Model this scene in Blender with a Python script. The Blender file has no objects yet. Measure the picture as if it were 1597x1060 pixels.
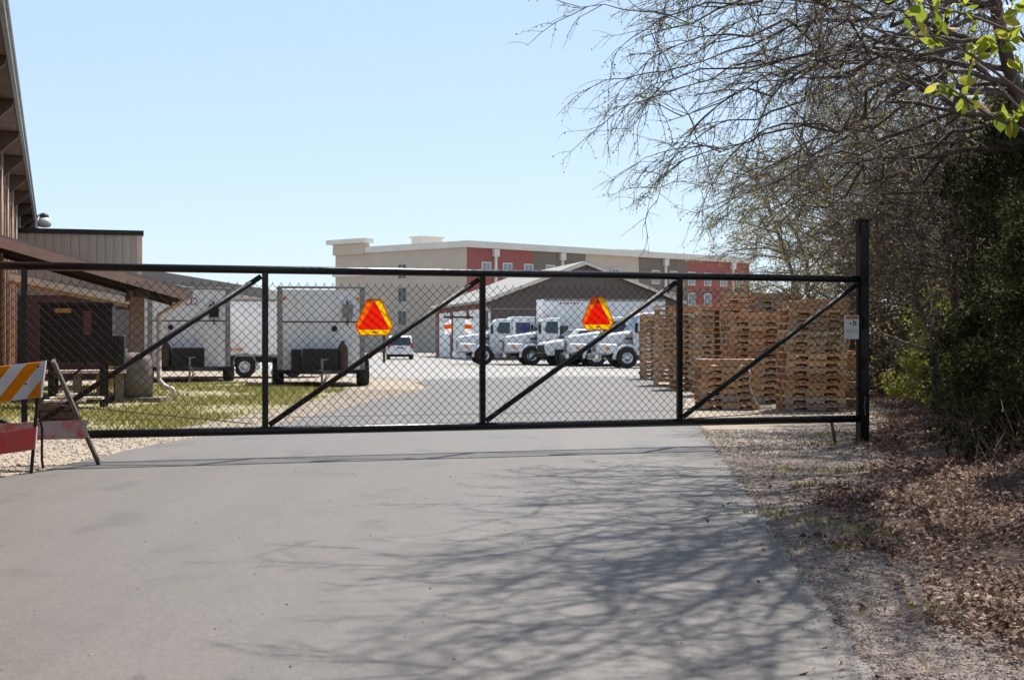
import bpy, bmesh, math, random
from mathutils import Vector, Matrix
random.seed(7)
R = math.radians
F, CX, CY, EYE = 2200.0, 798.5, 530.0, 1.4
SC = bpy.context.scene
COL = SC.collection

def P(x, y, D):
    return Vector(((x - CX) / F * D, D, EYE - (y - CY) / F * D))

def G(x, y):
    D = F * EYE / (y - CY)
    return Vector(((x - CX) / F * D, D, 0))

# ------------------------------------------------------------------ mesh builder
class MB:
    def __init__(s):
        s.v = []; s.f = []; s.m = []; s.mi = 0
    def add(s, vs, fs):
        b = len(s.v)
        s.v.extend([tuple(p) for p in vs])
        for f in fs:
            s.f.append(tuple(b + i for i in f)); s.m.append(s.mi)
    def box(s, x0, x1, y0, y1, z0, z1, M=None):
        vs = [Vector((x, y, z)) for z in (z0, z1) for y in (y0, y1) for x in (x0, x1)]
        if M is not None: vs = [M @ p for p in vs]
        s.add(vs, [(0, 2, 3, 1), (4, 5, 7, 6), (0, 1, 5, 4), (2, 6, 7, 3), (0, 4, 6, 2), (1, 3, 7, 5)])
    def beam(s, a, b, w, h, up=(0, 0, 1)):
        a = Vector(a); b = Vector(b); d = (b - a); L = d.length; d.normalize()
        u = Vector(up); side = d.cross(u)
        if side.length < 1e-4: side = d.cross(Vector((0, 1, 0)))
        side.normalize(); u = side.cross(d)
        M = Matrix((( d.x, side.x, u.x, a.x), (d.y, side.y, u.y, a.y), (d.z, side.z, u.z, a.z), (0, 0, 0, 1)))
        s.box(0, L, -w / 2, w / 2, -h / 2, h / 2, M)
    def tube(s, pts, rad, n=8, cap=True):
        pts = [Vector(p) for p in pts]
        if not isinstance(rad, (list, tuple)): rad = [rad] * len(pts)
        vs = []; fs = []
        prev = None
        for i, p in enumerate(pts):
            t = (pts[min(i + 1, len(pts) - 1)] - pts[max(i - 1, 0)])
            if t.length < 1e-9: t = Vector((0, 0, 1))
            t.normalize()
            if prev is None:
                r = t.cross(Vector((0, 0, 1)) if abs(t.z) < .9 else Vector((1, 0, 0)))
            else:
                r = prev - t * prev.dot(t)
            if r.length < 1e-6: r = t.orthogonal()
            r.normalize(); prev = r
            q = t.cross(r)
            for k in range(n):
                a = 2 * math.pi * k / n
                vs.append(p + (r * math.cos(a) + q * math.sin(a)) * rad[i])
        for i in range(len(pts) - 1):
            for k in range(n):
                fs.append((i * n + k, i * n + (k + 1) % n, (i + 1) * n + (k + 1) % n, (i + 1) * n + k))
        if cap:
            fs.append(tuple(range(n))[::-1]); fs.append(tuple(range((len(pts) - 1) * n, len(pts) * n)))
        s.add(vs, fs)
    def prism(s, poly, fn, a, b):
        n = len(poly)
        vs = [fn(u, v, a) for u, v in poly] + [fn(u, v, b) for u, v in poly]
        fs = [tuple(range(n))[::-1], tuple(range(n, 2 * n))]
        fs += [(i, (i + 1) % n, n + (i + 1) % n, n + i) for i in range(n)]
        s.add(vs, fs)
    def loft(s, rings, cap=True):
        n = len(rings[0]); vs = [p for r in rings for p in r]; fs = []
        for i in range(len(rings) - 1):
            for k in range(n):
                fs.append((i * n + k, i * n + (k + 1) % n, (i + 1) * n + (k + 1) % n, (i + 1) * n + k))
        if cap:
            fs.append(tuple(range(n))[::-1]); fs.append(tuple(range((len(rings) - 1) * n, len(rings) * n)))
        s.add(vs, fs)
    def lathe(s, prof, o, axis, n=20):
        o = Vector(o); axis = Vector(axis).normalized(); r = axis.orthogonal().normalized(); q = axis.cross(r)
        rings = [[o + axis * t + (r * math.cos(2 * math.pi * k / n) + q * math.sin(2 * math.pi * k / n)) * max(rr, 1e-4) for k in range(n)] for rr, t in prof]
        s.loft(rings, True)
    def build(s, name, mats, parent=None, smooth=False, bevel=0, fix=True, seg=2):
        me = bpy.data.meshes.new(name)
        me.from_pydata(s.v, [], s.f)
        if not isinstance(mats, (list, tuple)): mats = [mats]
        for m in mats: me.materials.append(m)
        if len(mats) > 1: me.polygons.foreach_set('material_index', s.m)
        if fix:
            bm = bmesh.new(); bm.from_mesh(me)
            bmesh.ops.recalc_face_normals(bm, faces=bm.faces)
            bm.to_mesh(me); bm.free()
        if smooth: me.polygons.foreach_set('use_smooth', [True] * len(me.polygons))
        me.update()
        o = bpy.data.objects.new(name, me); COL.objects.link(o)
        if parent is not None: o.parent = parent
        if bevel:
            b = o.modifiers.new('bevel', 'BEVEL'); b.width = bevel; b.segments = seg; b.limit_method = 'ANGLE'; b.angle_limit = R(40)
        return o

def tag(o, label=None, cat=None, group=None, kind=None):
    if label: o['label'] = label
    if cat: o['category'] = cat
    if group: o['group'] = group
    if kind: o['kind'] = kind
    return o

def thing(name, label, cat, loc=(0, 0, 0), rz=0, group=None):
    o = bpy.data.objects.new(name, None); COL.objects.link(o)
    o.empty_display_size = .2
    o.location = loc; o.rotation_euler = (0, 0, rz)
    return tag(o, label, cat, group)

def copy_tree(o, parent=None):
    c = o.copy(); COL.objects.link(c)
    if parent is not None: c.parent = parent
    for ch in list(o.children): copy_tree(ch, c)
    return c

# ------------------------------------------------------------------ materials
def N(nt, t, **kw):
    n = nt.nodes.new(t)
    for k, v in kw.items(): setattr(n, k, v)
    return n

def mixc(nt, fac, a, b, blend='MIX'):
    m = N(nt, 'ShaderNodeMix', data_type='RGBA', blend_type=blend)
    for sock, v in ((m.inputs[0], fac), (m.inputs[6], a), (m.inputs[7], b)):
        if hasattr(v, 'links') or isinstance(v, bpy.types.NodeSocket): nt.links.new(v, sock)
        elif isinstance(v, (int, float)): sock.default_value = v
        else: sock.default_value = (*v, 1) if len(v) == 3 else v
    return m.outputs[2]

def ramp(nt, fac, stops):
    r = N(nt, 'ShaderNodeValToRGB')
    while len(r.color_ramp.elements) < len(stops): r.color_ramp.elements.new(.5)
    for e, (p, c) in zip(r.color_ramp.elements, stops):
        e.position = p; e.color = (*c, 1) if not isinstance(c, (int, float)) else (c, c, c, 1)
    nt.links.new(fac, r.inputs[0]); return r.outputs[0]

def noise(nt, co, scale, detail=4, rough=.6, vec=None):
    n = N(nt, 'ShaderNodeTexNoise'); n.inputs['Scale'].default_value = scale
    n.inputs['Detail'].default_value = detail; n.inputs['Roughness'].default_value = rough
    if co is not None: nt.links.new(co, n.inputs['Vector'])
    return n.outputs['Fac']

def mapping(nt, co, scale=(1, 1, 1), rot=(0, 0, 0)):
    m = N(nt, 'ShaderNodeMapping'); m.inputs['Scale'].default_value = scale; m.inputs['Rotation'].default_value = rot
    nt.links.new(co, m.inputs['Vector']); return m.outputs[0]

def newmat(name):
    m = bpy.data.materials.new(name); m.use_nodes = True
    nt = m.node_tree; b = nt.nodes['Principled BSDF']
    co = N(nt, 'ShaderNodeTexCoord').outputs['Object']
    return m, nt, b, co

def bump(nt, b, h, strength=.4, dist=.02):
    bp = N(nt, 'ShaderNodeBump'); bp.inputs['Strength'].default_value = strength; bp.inputs['Distance'].default_value = dist
    nt.links.new(h, bp.inputs['Height']); nt.links.new(bp.outputs[0], b.inputs['Normal'])

def paint(name, c, c2=None, scale=3, rough=.5, metal=0, detail=5, bs=0, bscale=40, spec=.5, lo=.35, hi=.7, coat=0):
    m, nt, b, co = newmat(name)
    c2 = c2 or tuple(x * .82 for x in c)
    f = noise(nt, co, scale, detail)
    col = mixc(nt, ramp(nt, f, [(lo, 0.), (hi, 1.)]), c, c2)
    nt.links.new(col, b.inputs['Base Color'])
    rg = ramp(nt, noise(nt, co, scale * 2.3, 3), [(.3, max(0, rough - .08)), (.7, min(1, rough + .1))])
    nt.links.new(rg, b.inputs['Roughness'])
    b.inputs['Metallic'].default_value = metal; b.inputs['Specular IOR Level'].default_value = spec
    b.inputs['Coat Weight'].default_value = coat
    if bs: bump(nt, b, noise(nt, co, bscale, 4), bs)
    return m

def island(name, stops, rough=.8, trans=0., bs=0, bscale=60, var=0., spec=.3, tcol=None):
    """colour picked per loose piece (leaf, stone, board)"""
    m, nt, b, co = newmat(name)
    g = N(nt, 'ShaderNodeNewGeometry')
    col = ramp(nt, g.outputs['Random Per Island'], stops)
    if var:
        col = mixc(nt, ramp(nt, noise(nt, co, bscale * .3, 4), [(.3, 0.), (.75, var)]), col, (.03, .025, .02))
    nt.links.new(col, b.inputs['Base Color'])
    b.inputs['Roughness'].default_value = rough; b.inputs['Specular IOR Level'].default_value = spec
    if bs: bump(nt, b, noise(nt, co, bscale, 3), bs)
    if trans:
        t = N(nt, 'ShaderNodeBsdfTranslucent'); nt.links.new(col, t.inputs[0])
        if tcol: nt.links.new(mixc(nt, 1., col, tcol, 'MULTIPLY'), t.inputs[0])
        mx = N(nt, 'ShaderNodeMixShader'); mx.inputs[0].default_value = trans
        nt.links.new(b.outputs[0], mx.inputs[1]); nt.links.new(t.outputs[0], mx.inputs[2])
        nt.links.new(mx.outputs[0], nt.nodes['Material Output'].inputs[0])
    return m

def film(name, c, trans=.6, c2=None):  # translucent mix imitates the flash glow of retroreflective sheets
    """reflective sheeting made translucent, so sun from behind stands in for flash glow"""
    m, nt, b, co = newmat(name)
    col = mixc(nt, ramp(nt, noise(nt, co, 9, 4), [(.4, 0.), (.8, .35)]), c, c2 or tuple(x * .8 for x in c))
    nt.links.new(col, b.inputs['Base Color']); b.inputs['Roughness'].default_value = .3
    t = N(nt, 'ShaderNodeBsdfTranslucent'); nt.links.new(col, t.inputs[0])
    mx = N(nt, 'ShaderNodeMixShader'); mx.inputs[0].default_value = trans
    nt.links.new(b.outputs[0], mx.inputs[1]); nt.links.new(t.outputs[0], mx.inputs[2])
    nt.links.new(mx.outputs[0], nt.nodes['Material Output'].inputs[0])
    return m

def glass(name, c=(.02, .03, .035), rough=.05):
    m, nt, b, co = newmat(name)
    col = mixc(nt, noise(nt, co, 1.5, 2), c, tuple(x * 1.8 for x in c))
    nt.links.new(col, b.inputs['Base Color']); b.inputs['Roughness'].default_value = rough
    b.inputs['Specular IOR Level'].default_value = .8
    return m

def brick(name, c1, c2, mortar, w=.22, h=.075, bumpy=.3, axes='xz'):
    m, nt, b, co = newmat(name)
    sep = N(nt, 'ShaderNodeSeparateXYZ'); nt.links.new(co, sep.inputs[0])
    cmb = N(nt, 'ShaderNodeCombineXYZ')
    ad = N(nt, 'ShaderNodeMath', operation='ADD'); nt.links.new(sep.outputs[0], ad.inputs[0]); nt.links.new(sep.outputs[1], ad.inputs[1])
    nt.links.new(ad.outputs[0], cmb.inputs[0]); nt.links.new(sep.outputs[2], cmb.inputs[1])
    t = N(nt, 'ShaderNodeTexBrick'); nt.links.new(cmb.outputs[0], t.inputs['Vector'])
    t.inputs['Color1'].default_value = (*c1, 1); t.inputs['Color2'].default_value = (*c2, 1); t.inputs['Mortar'].default_value = (*mortar, 1)
    t.inputs['Scale'].default_value = 1; t.inputs['Brick Width'].default_value = w; t.inputs['Row Height'].default_value = h; t.inputs['Mortar Size'].default_value = .006
    col = mixc(nt, ramp(nt, noise(nt, co, 1.2, 5), [(.35, 0.), (.8, .4)]), t.outputs[0], tuple(x * .5 for x in c1))
    nt.links.new(col, b.inputs['Base Color']); b.inputs['Roughness'].default_value = .85
    bump(nt, b, t.outputs['Fac'], -bumpy, .01)
    return m

def ribbed(name, c, per=.3, axis=0, depth=.03, rough=.45):
    m, nt, b, co = newmat(name)
    w = N(nt, 'ShaderNodeTexWave', wave_type='BANDS', bands_direction='XYZ'[axis]); w.inputs['Scale'].default_value = .314 / per
    nt.links.new(co, w.inputs['Vector'])
    h = ramp(nt, w.outputs['Fac'], [(.75, 0.), (.9, 1.)])
    col = mixc(nt, ramp(nt, noise(nt, co, .8, 5), [(.4, 0.), (.8, .25)]), c, tuple(x * .6 for x in c))
    nt.links.new(col, b.inputs['Base Color']); b.inputs['Roughness'].default_value = rough
    bump(nt, b, h, .9, depth)
    return m
M = {}
M['black_steel'] = paint('black_steel', (.006, .006, .0065), (.011, .0105, .01), 6, .26, 0, spec=.3)
M['dark_metal'] = paint('dark_metal', (.012, .012, .012), (.03, .026, .023), 5, .55, 0, spec=.25)
M['wire'] = paint('coated_wire', (.008, .008, .008), (.014, .013, .012), 8, .4, spec=.3)
M['white_paint'] = paint('white_paint', (.78, .78, .77), (.66, .66, .65), 2, .3, coat=.3)
M['white_panel'] = paint('white_panel', (.86, .85, .84), (.76, .75, .74), 1.4, .5)
m, nt, b, co = newmat('white_panel')   # chalky white sheet metal with rain streaks and road dirt
c = mixc(nt, ramp(nt, noise(nt, co, 1.3, 5), [(.35, 0.), (.7, 1.)]), (.87, .86, .85), (.77, .76, .75))
c = mixc(nt, ramp(nt, noise(nt, mapping(nt, co, (5, 5, .25)), 2, 5, .7), [(.5, 0.), (.68, .45)]), c, (.5, .47, .43))
c = mixc(nt, ramp(nt, noise(nt, co, 9, 4, .7), [(.62, 0.), (.7, .5)]), c, (.45, .4, .35))
nt.links.new(c, b.inputs['Base Color']); b.inputs['Roughness'].default_value = .5; b.inputs['Specular IOR Level'].default_value = .4
M['white_panel'] = m
M['grey_paint'] = paint('grey_paint', (.3, .29, .28), (.22, .21, .2), 3, .5)
M['alum'] = paint('aluminium', (.33, .31, .29), (.24, .22, .2), 6, .4, .6)
M['chrome'] = paint('chrome', (.7, .7, .7), (.55, .55, .55), 6, .18, .9)
M['tyre'] = paint('tyre_rubber', (.016, .016, .016), (.03, .028, .026), 9, .8)
M['glass'] = glass('dark_glass')
M['blue_glass'] = glass('blue_glass', (.02, .03, .09))
M['amber'] = paint('amber_lens', (.8, .25, .03), (.7, .2, .02), 9, .3)
M['red_lens'] = paint('red_lens', (.45, .02, .02), (.35, .015, .015), 9, .3)
M['clear_lens'] = paint('clear_lens', (.7, .7, .7), (.55, .55, .55), 9, .15)
M['red_letter'] = paint('red_letter', (.35, .03, .03), (.28, .03, .03), 9, .5)
M['rust'] = paint('rusty_steel', (.10, .055, .035), (.05, .035, .028), 7, .8, bs=.2)
# ------------------------------------------------------------------ camera, world, sun
cam_d = bpy.data.cameras.new('camera'); cam = bpy.data.objects.new('camera', cam_d); COL.objects.link(cam)
cam.location = (0, 0, EYE); cam.rotation_euler = (R(90), 0, 0)
cam_d.sensor_width = 36; cam_d.lens = F / 1597 * 36; cam_d.clip_end = 3000; cam_d.clip_start = .05
SC.camera = cam
SUN_EL, SUN_AZ = R(60), R(29)       # azimuth from +Y towards +X
w = bpy.data.worlds.new('World'); SC.world = w; w.use_nodes = True
nt = w.node_tree; bg = nt.nodes['Background']
sky = N(nt, 'ShaderNodeTexSky', sky_type='NISHITA'); sky.sun_disc = False
sky.sun_elevation = SUN_EL; sky.sun_rotation = SUN_AZ; sky.air_density = 1.0; sky.dust_density = .3; sky.ozone_density = 1.6
gm = N(nt, 'ShaderNodeGamma'); gm.inputs[1].default_value = .42; nt.links.new(sky.outputs[0], gm.inputs[0])   # gamma flattens and pales the sky colour, standing in for thin haze
nt.links.new(mixc(nt, 1., gm.outputs[0], (1.30, 1.49, 1.68), 'MULTIPLY'), bg.inputs[0]); bg.inputs[1].default_value = .145
sl = bpy.data.lights.new('sun', 'SUN'); sl.energy = 4.7; sl.angle = R(.53); sl.color = (1, .955, .88)
so = bpy.data.objects.new('sun', sl); COL.objects.link(so)
sd = Vector((math.sin(SUN_AZ) * math.cos(SUN_EL), math.cos(SUN_AZ) * math.cos(SUN_EL), math.sin(SUN_EL)))
so.rotation_euler = sd.to_track_quat('Z', 'Y').to_euler(); so.location = (10, 20, 40)
SC.view_settings.view_transform = 'Standard'; SC.view_settings.look = 'None'; SC.view_settings.gamma = 1
SC.view_settings.exposure = .92

# ------------------------------------------------------------------ ground materials
def gravel_mat(name, a, b_, dirt):
    m, nt, b, co = newmat(name)
    v = N(nt, 'ShaderNodeTexVoronoi'); v.inputs['Scale'].default_value = 26; nt.links.new(co, v.inputs['Vector'])
    v2 = N(nt, 'ShaderNodeTexVoronoi'); v2.inputs['Scale'].default_value = 55; nt.links.new(co, v2.inputs['Vector'])
    bw = N(nt, 'ShaderNodeRGBToBW'); nt.links.new(v.outputs['Color'], bw.inputs[0])
    bw2 = N(nt, 'ShaderNodeRGBToBW'); nt.links.new(v2.outputs['Color'], bw2.inputs[0])
    c = mixc(nt, bw.outputs[0], a, b_)
    c = mixc(nt, ramp(nt, bw2.outputs[0], [(.3, 0.), (.8, .5)]), c, tuple(x * .5 for x in a))
    c = mixc(nt, ramp(nt, noise(nt, co, .9, 6), [(.42, 0.), (.68, .8)]), c, dirt)
    nt.links.new(c, b.inputs['Base Color']); b.inputs['Roughness'].default_value = .95; b.inputs['Specular IOR Level'].default_value = .15
    bump(nt, b, v.outputs['Distance'], .9, .03)
    return m

def asphalt_mat(name, base, warm, stain=True, agg=.5):
    m, nt, b, co = newmat(name)
    f = noise(nt, co, 70, 5, .85)
    c = mixc(nt, ramp(nt, f, [(.3, 0.), (.7, 1.)]), tuple(x * (1 - agg * 1.05) for x in base), tuple(x * (1 + agg * .9) for x in base))
    v = N(nt, 'ShaderNodeTexVoronoi'); v.inputs['Scale'].default_value = 90; nt.links.new(co, v.inputs['Vector'])
    bw = N(nt, 'ShaderNodeRGBToBW'); nt.links.new(v.outputs['Color'], bw.inputs[0])
    c = mixc(nt, ramp(nt, bw.outputs[0], [(.78, 0.), (.9, .5 * agg)]), c, tuple(x * 2.2 for x in base))
    c = mixc(nt, ramp(nt, bw.outputs[0], [(.1, .55 * agg), (.25, 0.)]), c, tuple(x * .35 for x in base))
    gr = noise(nt, mapping(nt, co, (1, .6, 1)), 38, 4, .95)
    c = mixc(nt, ramp(nt, gr, [(.36, agg * 1.0), (.5, 0.)]), c, tuple(x * .5 for x in base))
    c = mixc(nt, ramp(nt, gr, [(.52, 0.), (.66, .65 * agg)]), c, tuple(x * 1.45 for x in warm))
    md = noise(nt, mapping(nt, co, (1, .6, 1)), 4.5, 4, .7)
    c = mixc(nt, ramp(nt, md, [(.4, .3 * agg), (.52, 0.)]), c, tuple(x * .45 for x in base))
    big = noise(nt, mapping(nt, co, (.55, .16, 1), (0, 0, R(-14))), 1.1, 6)
    c = mixc(nt, ramp(nt, big, [(.35, 0.), (.7, .5)]), c, warm)
    if stain:
        s1 = noise(nt, mapping(nt, co, (1, .55, 1)), 1.4, 5, .55)
        c = mixc(nt, ramp(nt, s1, [(.58, 0.), (.66, .5)]), c, tuple(x * .5 for x in base))
        tr = noise(nt, mapping(nt, co, (1.6, .05, 1), (0, 0, R(-10))), 1.0, 4, .6)
        c = mixc(nt, ramp(nt, tr, [(.45, 0.), (.62, .3)]), c, tuple(x * .72 for x in base))
        s2 = noise(nt, co, 3.1, 3, .5)
        c = mixc(nt, ramp(nt, s2, [(.69, 0.), (.73, .3)]), c, tuple(x * 1.5 for x in warm))
    nt.links.new(c, b.inputs['Base Color'])
    b.inputs['Roughness'].default_value = .6; b.inputs['Specular IOR Level'].default_value = .5
    bump(nt, b, f, .2, .004)
    return m

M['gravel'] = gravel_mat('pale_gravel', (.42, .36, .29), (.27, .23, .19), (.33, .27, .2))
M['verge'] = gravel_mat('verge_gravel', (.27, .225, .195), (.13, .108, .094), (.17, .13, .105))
M['asphalt'] = asphalt_mat('asphalt', (.097, .0855, .0765), (.117, .1005, .0865))
M['lot'] = asphalt_mat('pale_asphalt', (.235, .218, .2), (.26, .24, .22), False, .3)
m, nt, b, co = newmat('lawn_soil')
c = mixc(nt, ramp(nt, noise(nt, co, 1.1, 6), [(.38, 0.), (.62, 1.)]), (.17, .18, .06), (.36, .3, .2))
c = mixc(nt, ramp(nt, noise(nt, co, 25, 4), [(.4, 0.), (.7, .5)]), c, (.10, .12, .04))
nt.links.new(c, b.inputs['Base Color']); b.inputs['Roughness'].default_value = 1; bump(nt, b, noise(nt, co, 30, 4), .8, .05)
M['lawn'] = m
m, nt, b, co = newmat('forest_soil')
c = mixc(nt, ramp(nt, noise(nt, co, 14, 6), [(.35, 0.), (.65, 1.)]), (.115, .07, .045), (.055, .036, .025))
c = mixc(nt, ramp(nt, noise(nt, co, 1.4, 5), [(.5, 0.), (.75, .6)]), c, (.16, .11, .075))
nt.links.new(c, b.inputs['Base Color']); b.inputs['Roughness'].default_value = 1; bump(nt, b, noise(nt, co, 22, 5), .8, .05)
M['soil'] = m

def sheet(name, pts, z, mt, wob=.05, step=.35, thick=0):
    """flat sheet whose outline wanders slightly"""
    out = []
    n = len(pts)
    for i in range(n):
        a, b_ = pts[i], pts[(i + 1) % n]
        k = max(1, min(160, int((b_ - a).length / step)))
        for j in range(k):
            p = a.lerp(b_, j / k)
            out.append((p.x + random.uniform(-wob, wob), p.y + random.uniform(-wob, wob), z))
    mb = MB()
    mb.add(out, [tuple(range(len(out)))])
    if thick:
        lo = [(x, y, z - thick) for x, y, _ in out]; L = len(out)
        mb.add(out + lo, [(i, (i + 1) % L, L + (i + 1) % L, L + i) for i in range(L)])
    return tag(mb.build(name, mt, fix=False), kind='structure')

def smooth_poly(pts, it=2):
    for _ in range(it):
        q = [pts[0]]
        for a, b_ in zip(pts, pts[1:]): q += [a.lerp(b_, .25), a.lerp(b_, .75)]
        q.append(pts[-1]); pts = q
    return pts

mb = MB()
mb.add([(-900, -60, -.012), (900, -60, -.012), (900, 2000, -.012), (-900, 2000, -.012)], [(0, 1, 2, 3)])
tag(mb.build('ground', M['gravel'], fix=False), kind='structure')
V = lambda x, y: Vector((x, y, 0))
# right edge and left edge of the asphalt
re = smooth_poly([V(1.2, -8), V(1.35, 2), G(1368, 1085), G(1352, 1040), G(1290, 950), G(1215, 845), G(1160, 760), G(1118, 705), G(1093, 668), G(1062, 640), V(4.2, 34), V(4.6, 44), V(4.9, 54)])
le = smooth_poly([G(648, 596), G(664, 601), G(672, 605), G(660, 609), G(600, 620), G(520, 640), G(430, 662), G(380, 672), G(290, 684), G(200, 702), G(130, 719), G(60, 735), G(-40, 752), V(-9, 13.2), V(-16, 12.4)])
road = re + [V(1.2, 54.4)] + [V(-2.9, 50)] + le + [V(-16, -8)]
sheet('road', road, .006, M['asphalt'], .03, .13, .05)
sheet('parking_lot', [V(4.9, 54.4), V(30, 54), V(60, 140), V(-60, 140), V(-40, 108), V(-9.5, 60), G(560, 588), V(-2.95, 50.2), V(1.2, 54.4)], .002, M['lot'], .03, 1.0)
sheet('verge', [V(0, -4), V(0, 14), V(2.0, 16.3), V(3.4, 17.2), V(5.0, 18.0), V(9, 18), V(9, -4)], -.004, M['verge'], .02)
sheet('lawn', [G(-200, 700), G(20, 690), G(130, 676), G(250, 672), G(350, 655), G(420, 640), G(500, 622), G(545, 606), G(560, 602), G(480, 597), G(360, 597), G(230, 600), G(150, 602), G(-200, 610)], -.004, M['lawn'], .12, .5)

# wooded bank on the right: the soil climbs away from the verge
def bank_edge(y):
    ks = [(0, 2.35), (10, 2.45), (12.8, 3.1), (15, 3.95), (17, 4.5), (19.4, 5.0), (22, 5.7), (24, 6.4), (28, 7.7), (34, 8.3), (45, 9.2), (120, 16)]
    v = ks[-1][1]
    for (a, b_), (c_, d_) in zip(ks, ks[1:]):
        if a <= y < c_: v = b_ + (d_ - b_) * (y - a) / (c_ - a)
    return v + .12 * math.sin(y * .9) + .1 * math.sin(y * 2.3 + 1) + .06 * math.sin(y * 5.1)
def bank_z(x, y):
    d = x - bank_edge(y)
    if d < 0: return -.02
    s = min(1, d / 5.0)
    return -.002 + .75 * s * s * (3 - 2 * s) + .04 * math.sin(x * 2.1 + y * 1.3) * min(1, d) + .025 * math.sin(x * 5.2 - y * 3.7) * min(1, d)
mb = MB(); vs = []; fs = []; nx, ny = 46, 120
for j in range(ny):
    y = 2 + j * .75 * (1 + .004 * j)
    for i in range(nx):
        x = bank_edge(y) + 30 * (i / (nx - 1)) ** 2
        vs.append((x, y, bank_z(x, y)))
for j in range(ny - 1):
    for i in range(nx - 1):
        a = j * nx + i; fs.append((a, a + 1, a + nx + 1, a + nx))
mb.add(vs, fs); tag(mb.build('wooded_bank', M['soil'], fix=False, smooth=True), kind='structure')

# loose stones, dead leaves, grass
def inside(poly, x, y):
    c = False; j = len(poly) - 1
    for i in range(len(poly)):
        a, b_ = poly[i], poly[j]
        if (a.y > y) != (b_.y > y) and x < (b_.x - a.x) * (y - a.y) / (b_.y - a.y) + a.x: c = not c
        j = i
    return c

def stone(mb, x, y, z, s):
    vs = [(0, 0, 1), (1, 0, 0), (.2, 1, 0), (-1, .1, 0), (-.2, -1, 0), (0, 0, -.4)]
    a = random.random() * 6.28; ca, sa = math.cos(a), math.sin(a)
    q = []
    for p in vs:
        px, py, pz = [c * s * random.uniform(.6, 1.2) for c in p]
        q.append((x + px * ca - py * sa, y + px * sa + py * ca, z + pz * .7))
    mb.add(q, [(0, 1, 2), (0, 2, 3), (0, 3, 4), (0, 4, 1), (5, 2, 1), (5, 3, 2), (5, 4, 3), (5, 1, 4)])

M['stone_pale'] = island('pale_stone', [(0, (.2, .17, .14)), (.4, (.36, .31, .25)), (1, (.52, .46, .38))], .9)
M['stone_grey'] = island('grey_stone', [(0, (.08, .066, .06)), (.5, (.19, .16, .14)), (1, (.42, .36, .32))], .9)
mb = MB(); n = 0
while n < 34000:
    y = 5.2 + 17 * random.random() ** 2.0; x = random.uniform(1.4, 5.5)
    if inside(road, x, y) or x > bank_edge(y) + .5: continue
    stone(mb, x, y, 0, random.uniform(.003, .0105) * (.65 + y * .05)); n += 1
rr = [p for p in re if 4.5 < p.y < 26]
for i in range(2600):
    k = random.randrange(len(rr) - 1); p = rr[k].lerp(rr[k + 1], random.random())
    x = p.x - abs(random.gauss(0, .1)) + .06; stone(mb, x, p.y, .006, random.uniform(.003, .009) * (.65 + p.y * .05))
tag(mb.build('loose_gravel', M['stone_grey'], fix=False), 'loose grey gravel along the right edge of the asphalt', 'gravel', kind='stuff')
lawnp = [G(-200, 700), G(20, 690), G(130, 676), G(250, 672), G(350, 655), G(420, 640), G(500, 622), G(545, 606), G(560, 602), G(480, 597), G(360, 597), G(230, 600), G(150, 602), G(-200, 610)]
mb = MB(); n = 0
while n < 9000:
    y = random.uniform(13.5, 40); x = random.uniform(-9, -2.5)
    if inside(road, x, y) or (inside(lawnp, x, y) and random.random() < .8): continue
    stone(mb, x, y, -.008, random.uniform(.012, .032)); n += 1
tag(mb.build('pale_gravel_strip', M['stone_pale'], fix=False), 'pale crushed stone beside the lawn left of the asphalt', 'gravel', kind='stuff')
# bits scattered on the road itself
mb = MB()
for i in range(520):
    y = random.uniform(5.9, 17); x = random.uniform(-4, 4.2)
    if not inside(road, x, y): continue
    if random.random() < .5 and x < 1: continue
    stone(mb, x, y, .007, random.uniform(.004, .012))
tag(mb.build('grit', M['stone_grey'], fix=False), 'specks of grit scattered over the asphalt', 'grit', kind='stuff')

M['dead_leaf'] = island('dead_leaf', [(0, (.06, .036, .025)), (.35, (.14, .083, .057)), (.75, (.25, .165, .12)), (1, (.42, .32, .25))], .75, .2)
mb = MB(); n = 0
def leaf(mb, p, d, u, L, W, fold=.3):
    s = d.cross(u).normalized(); b0 = p; t = p + d * L; mid = p + d * L * .5 + u * L * random.uniform(-.15, .15)
    mb.add([b0, mid + s * W + u * fold * W, t, mid - s * W + u * fold * W, mid], [(0, 4, 1), (4, 2, 1), (0, 3, 4), (4, 3, 2)])
while n < 75000:
    y = 5 + 30 * random.random() ** 1.6; e = bank_edge(y)
    x = e + abs(random.gauss(0, 1)) * 1.9 - .4 * random.random() ** 2
    if random.random() < .012: x = e - random.random() * 1.2
    if (inside(road, x, y) and random.random() > .25) or x > e + 6.5: continue
    if x < e + 2.5 and math.sin(x * 2.3 + y * 1.1) + math.sin(y * 2.7 - x * 1.9) + .7 * math.sin(x * 6 + y * 4) < random.gauss(-.95, .6): continue
    z = max(bank_z(x, y), 0) + random.uniform(.0, .05)
    d = Vector((random.gauss(0, 1), random.gauss(0, 1), random.gauss(0, .45))).normalized(); u = Vector((random.gauss(0, .6), random.gauss(0, .6), 1)).normalized()
    L = random.uniform(.022, .066) if random.random() < .9 or y < 11 else random.uniform(.06, .09); leaf(mb, Vector((x, y, z)), d, u, L, L * random.uniform(.2, .34), random.uniform(-.4, 1.1)); n += 1
tag(mb.build('leaf_litter', M['dead_leaf'], fix=False), 'brown dead leaves covering the wooded bank on the right', 'leaf litter', kind='stuff')

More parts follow.
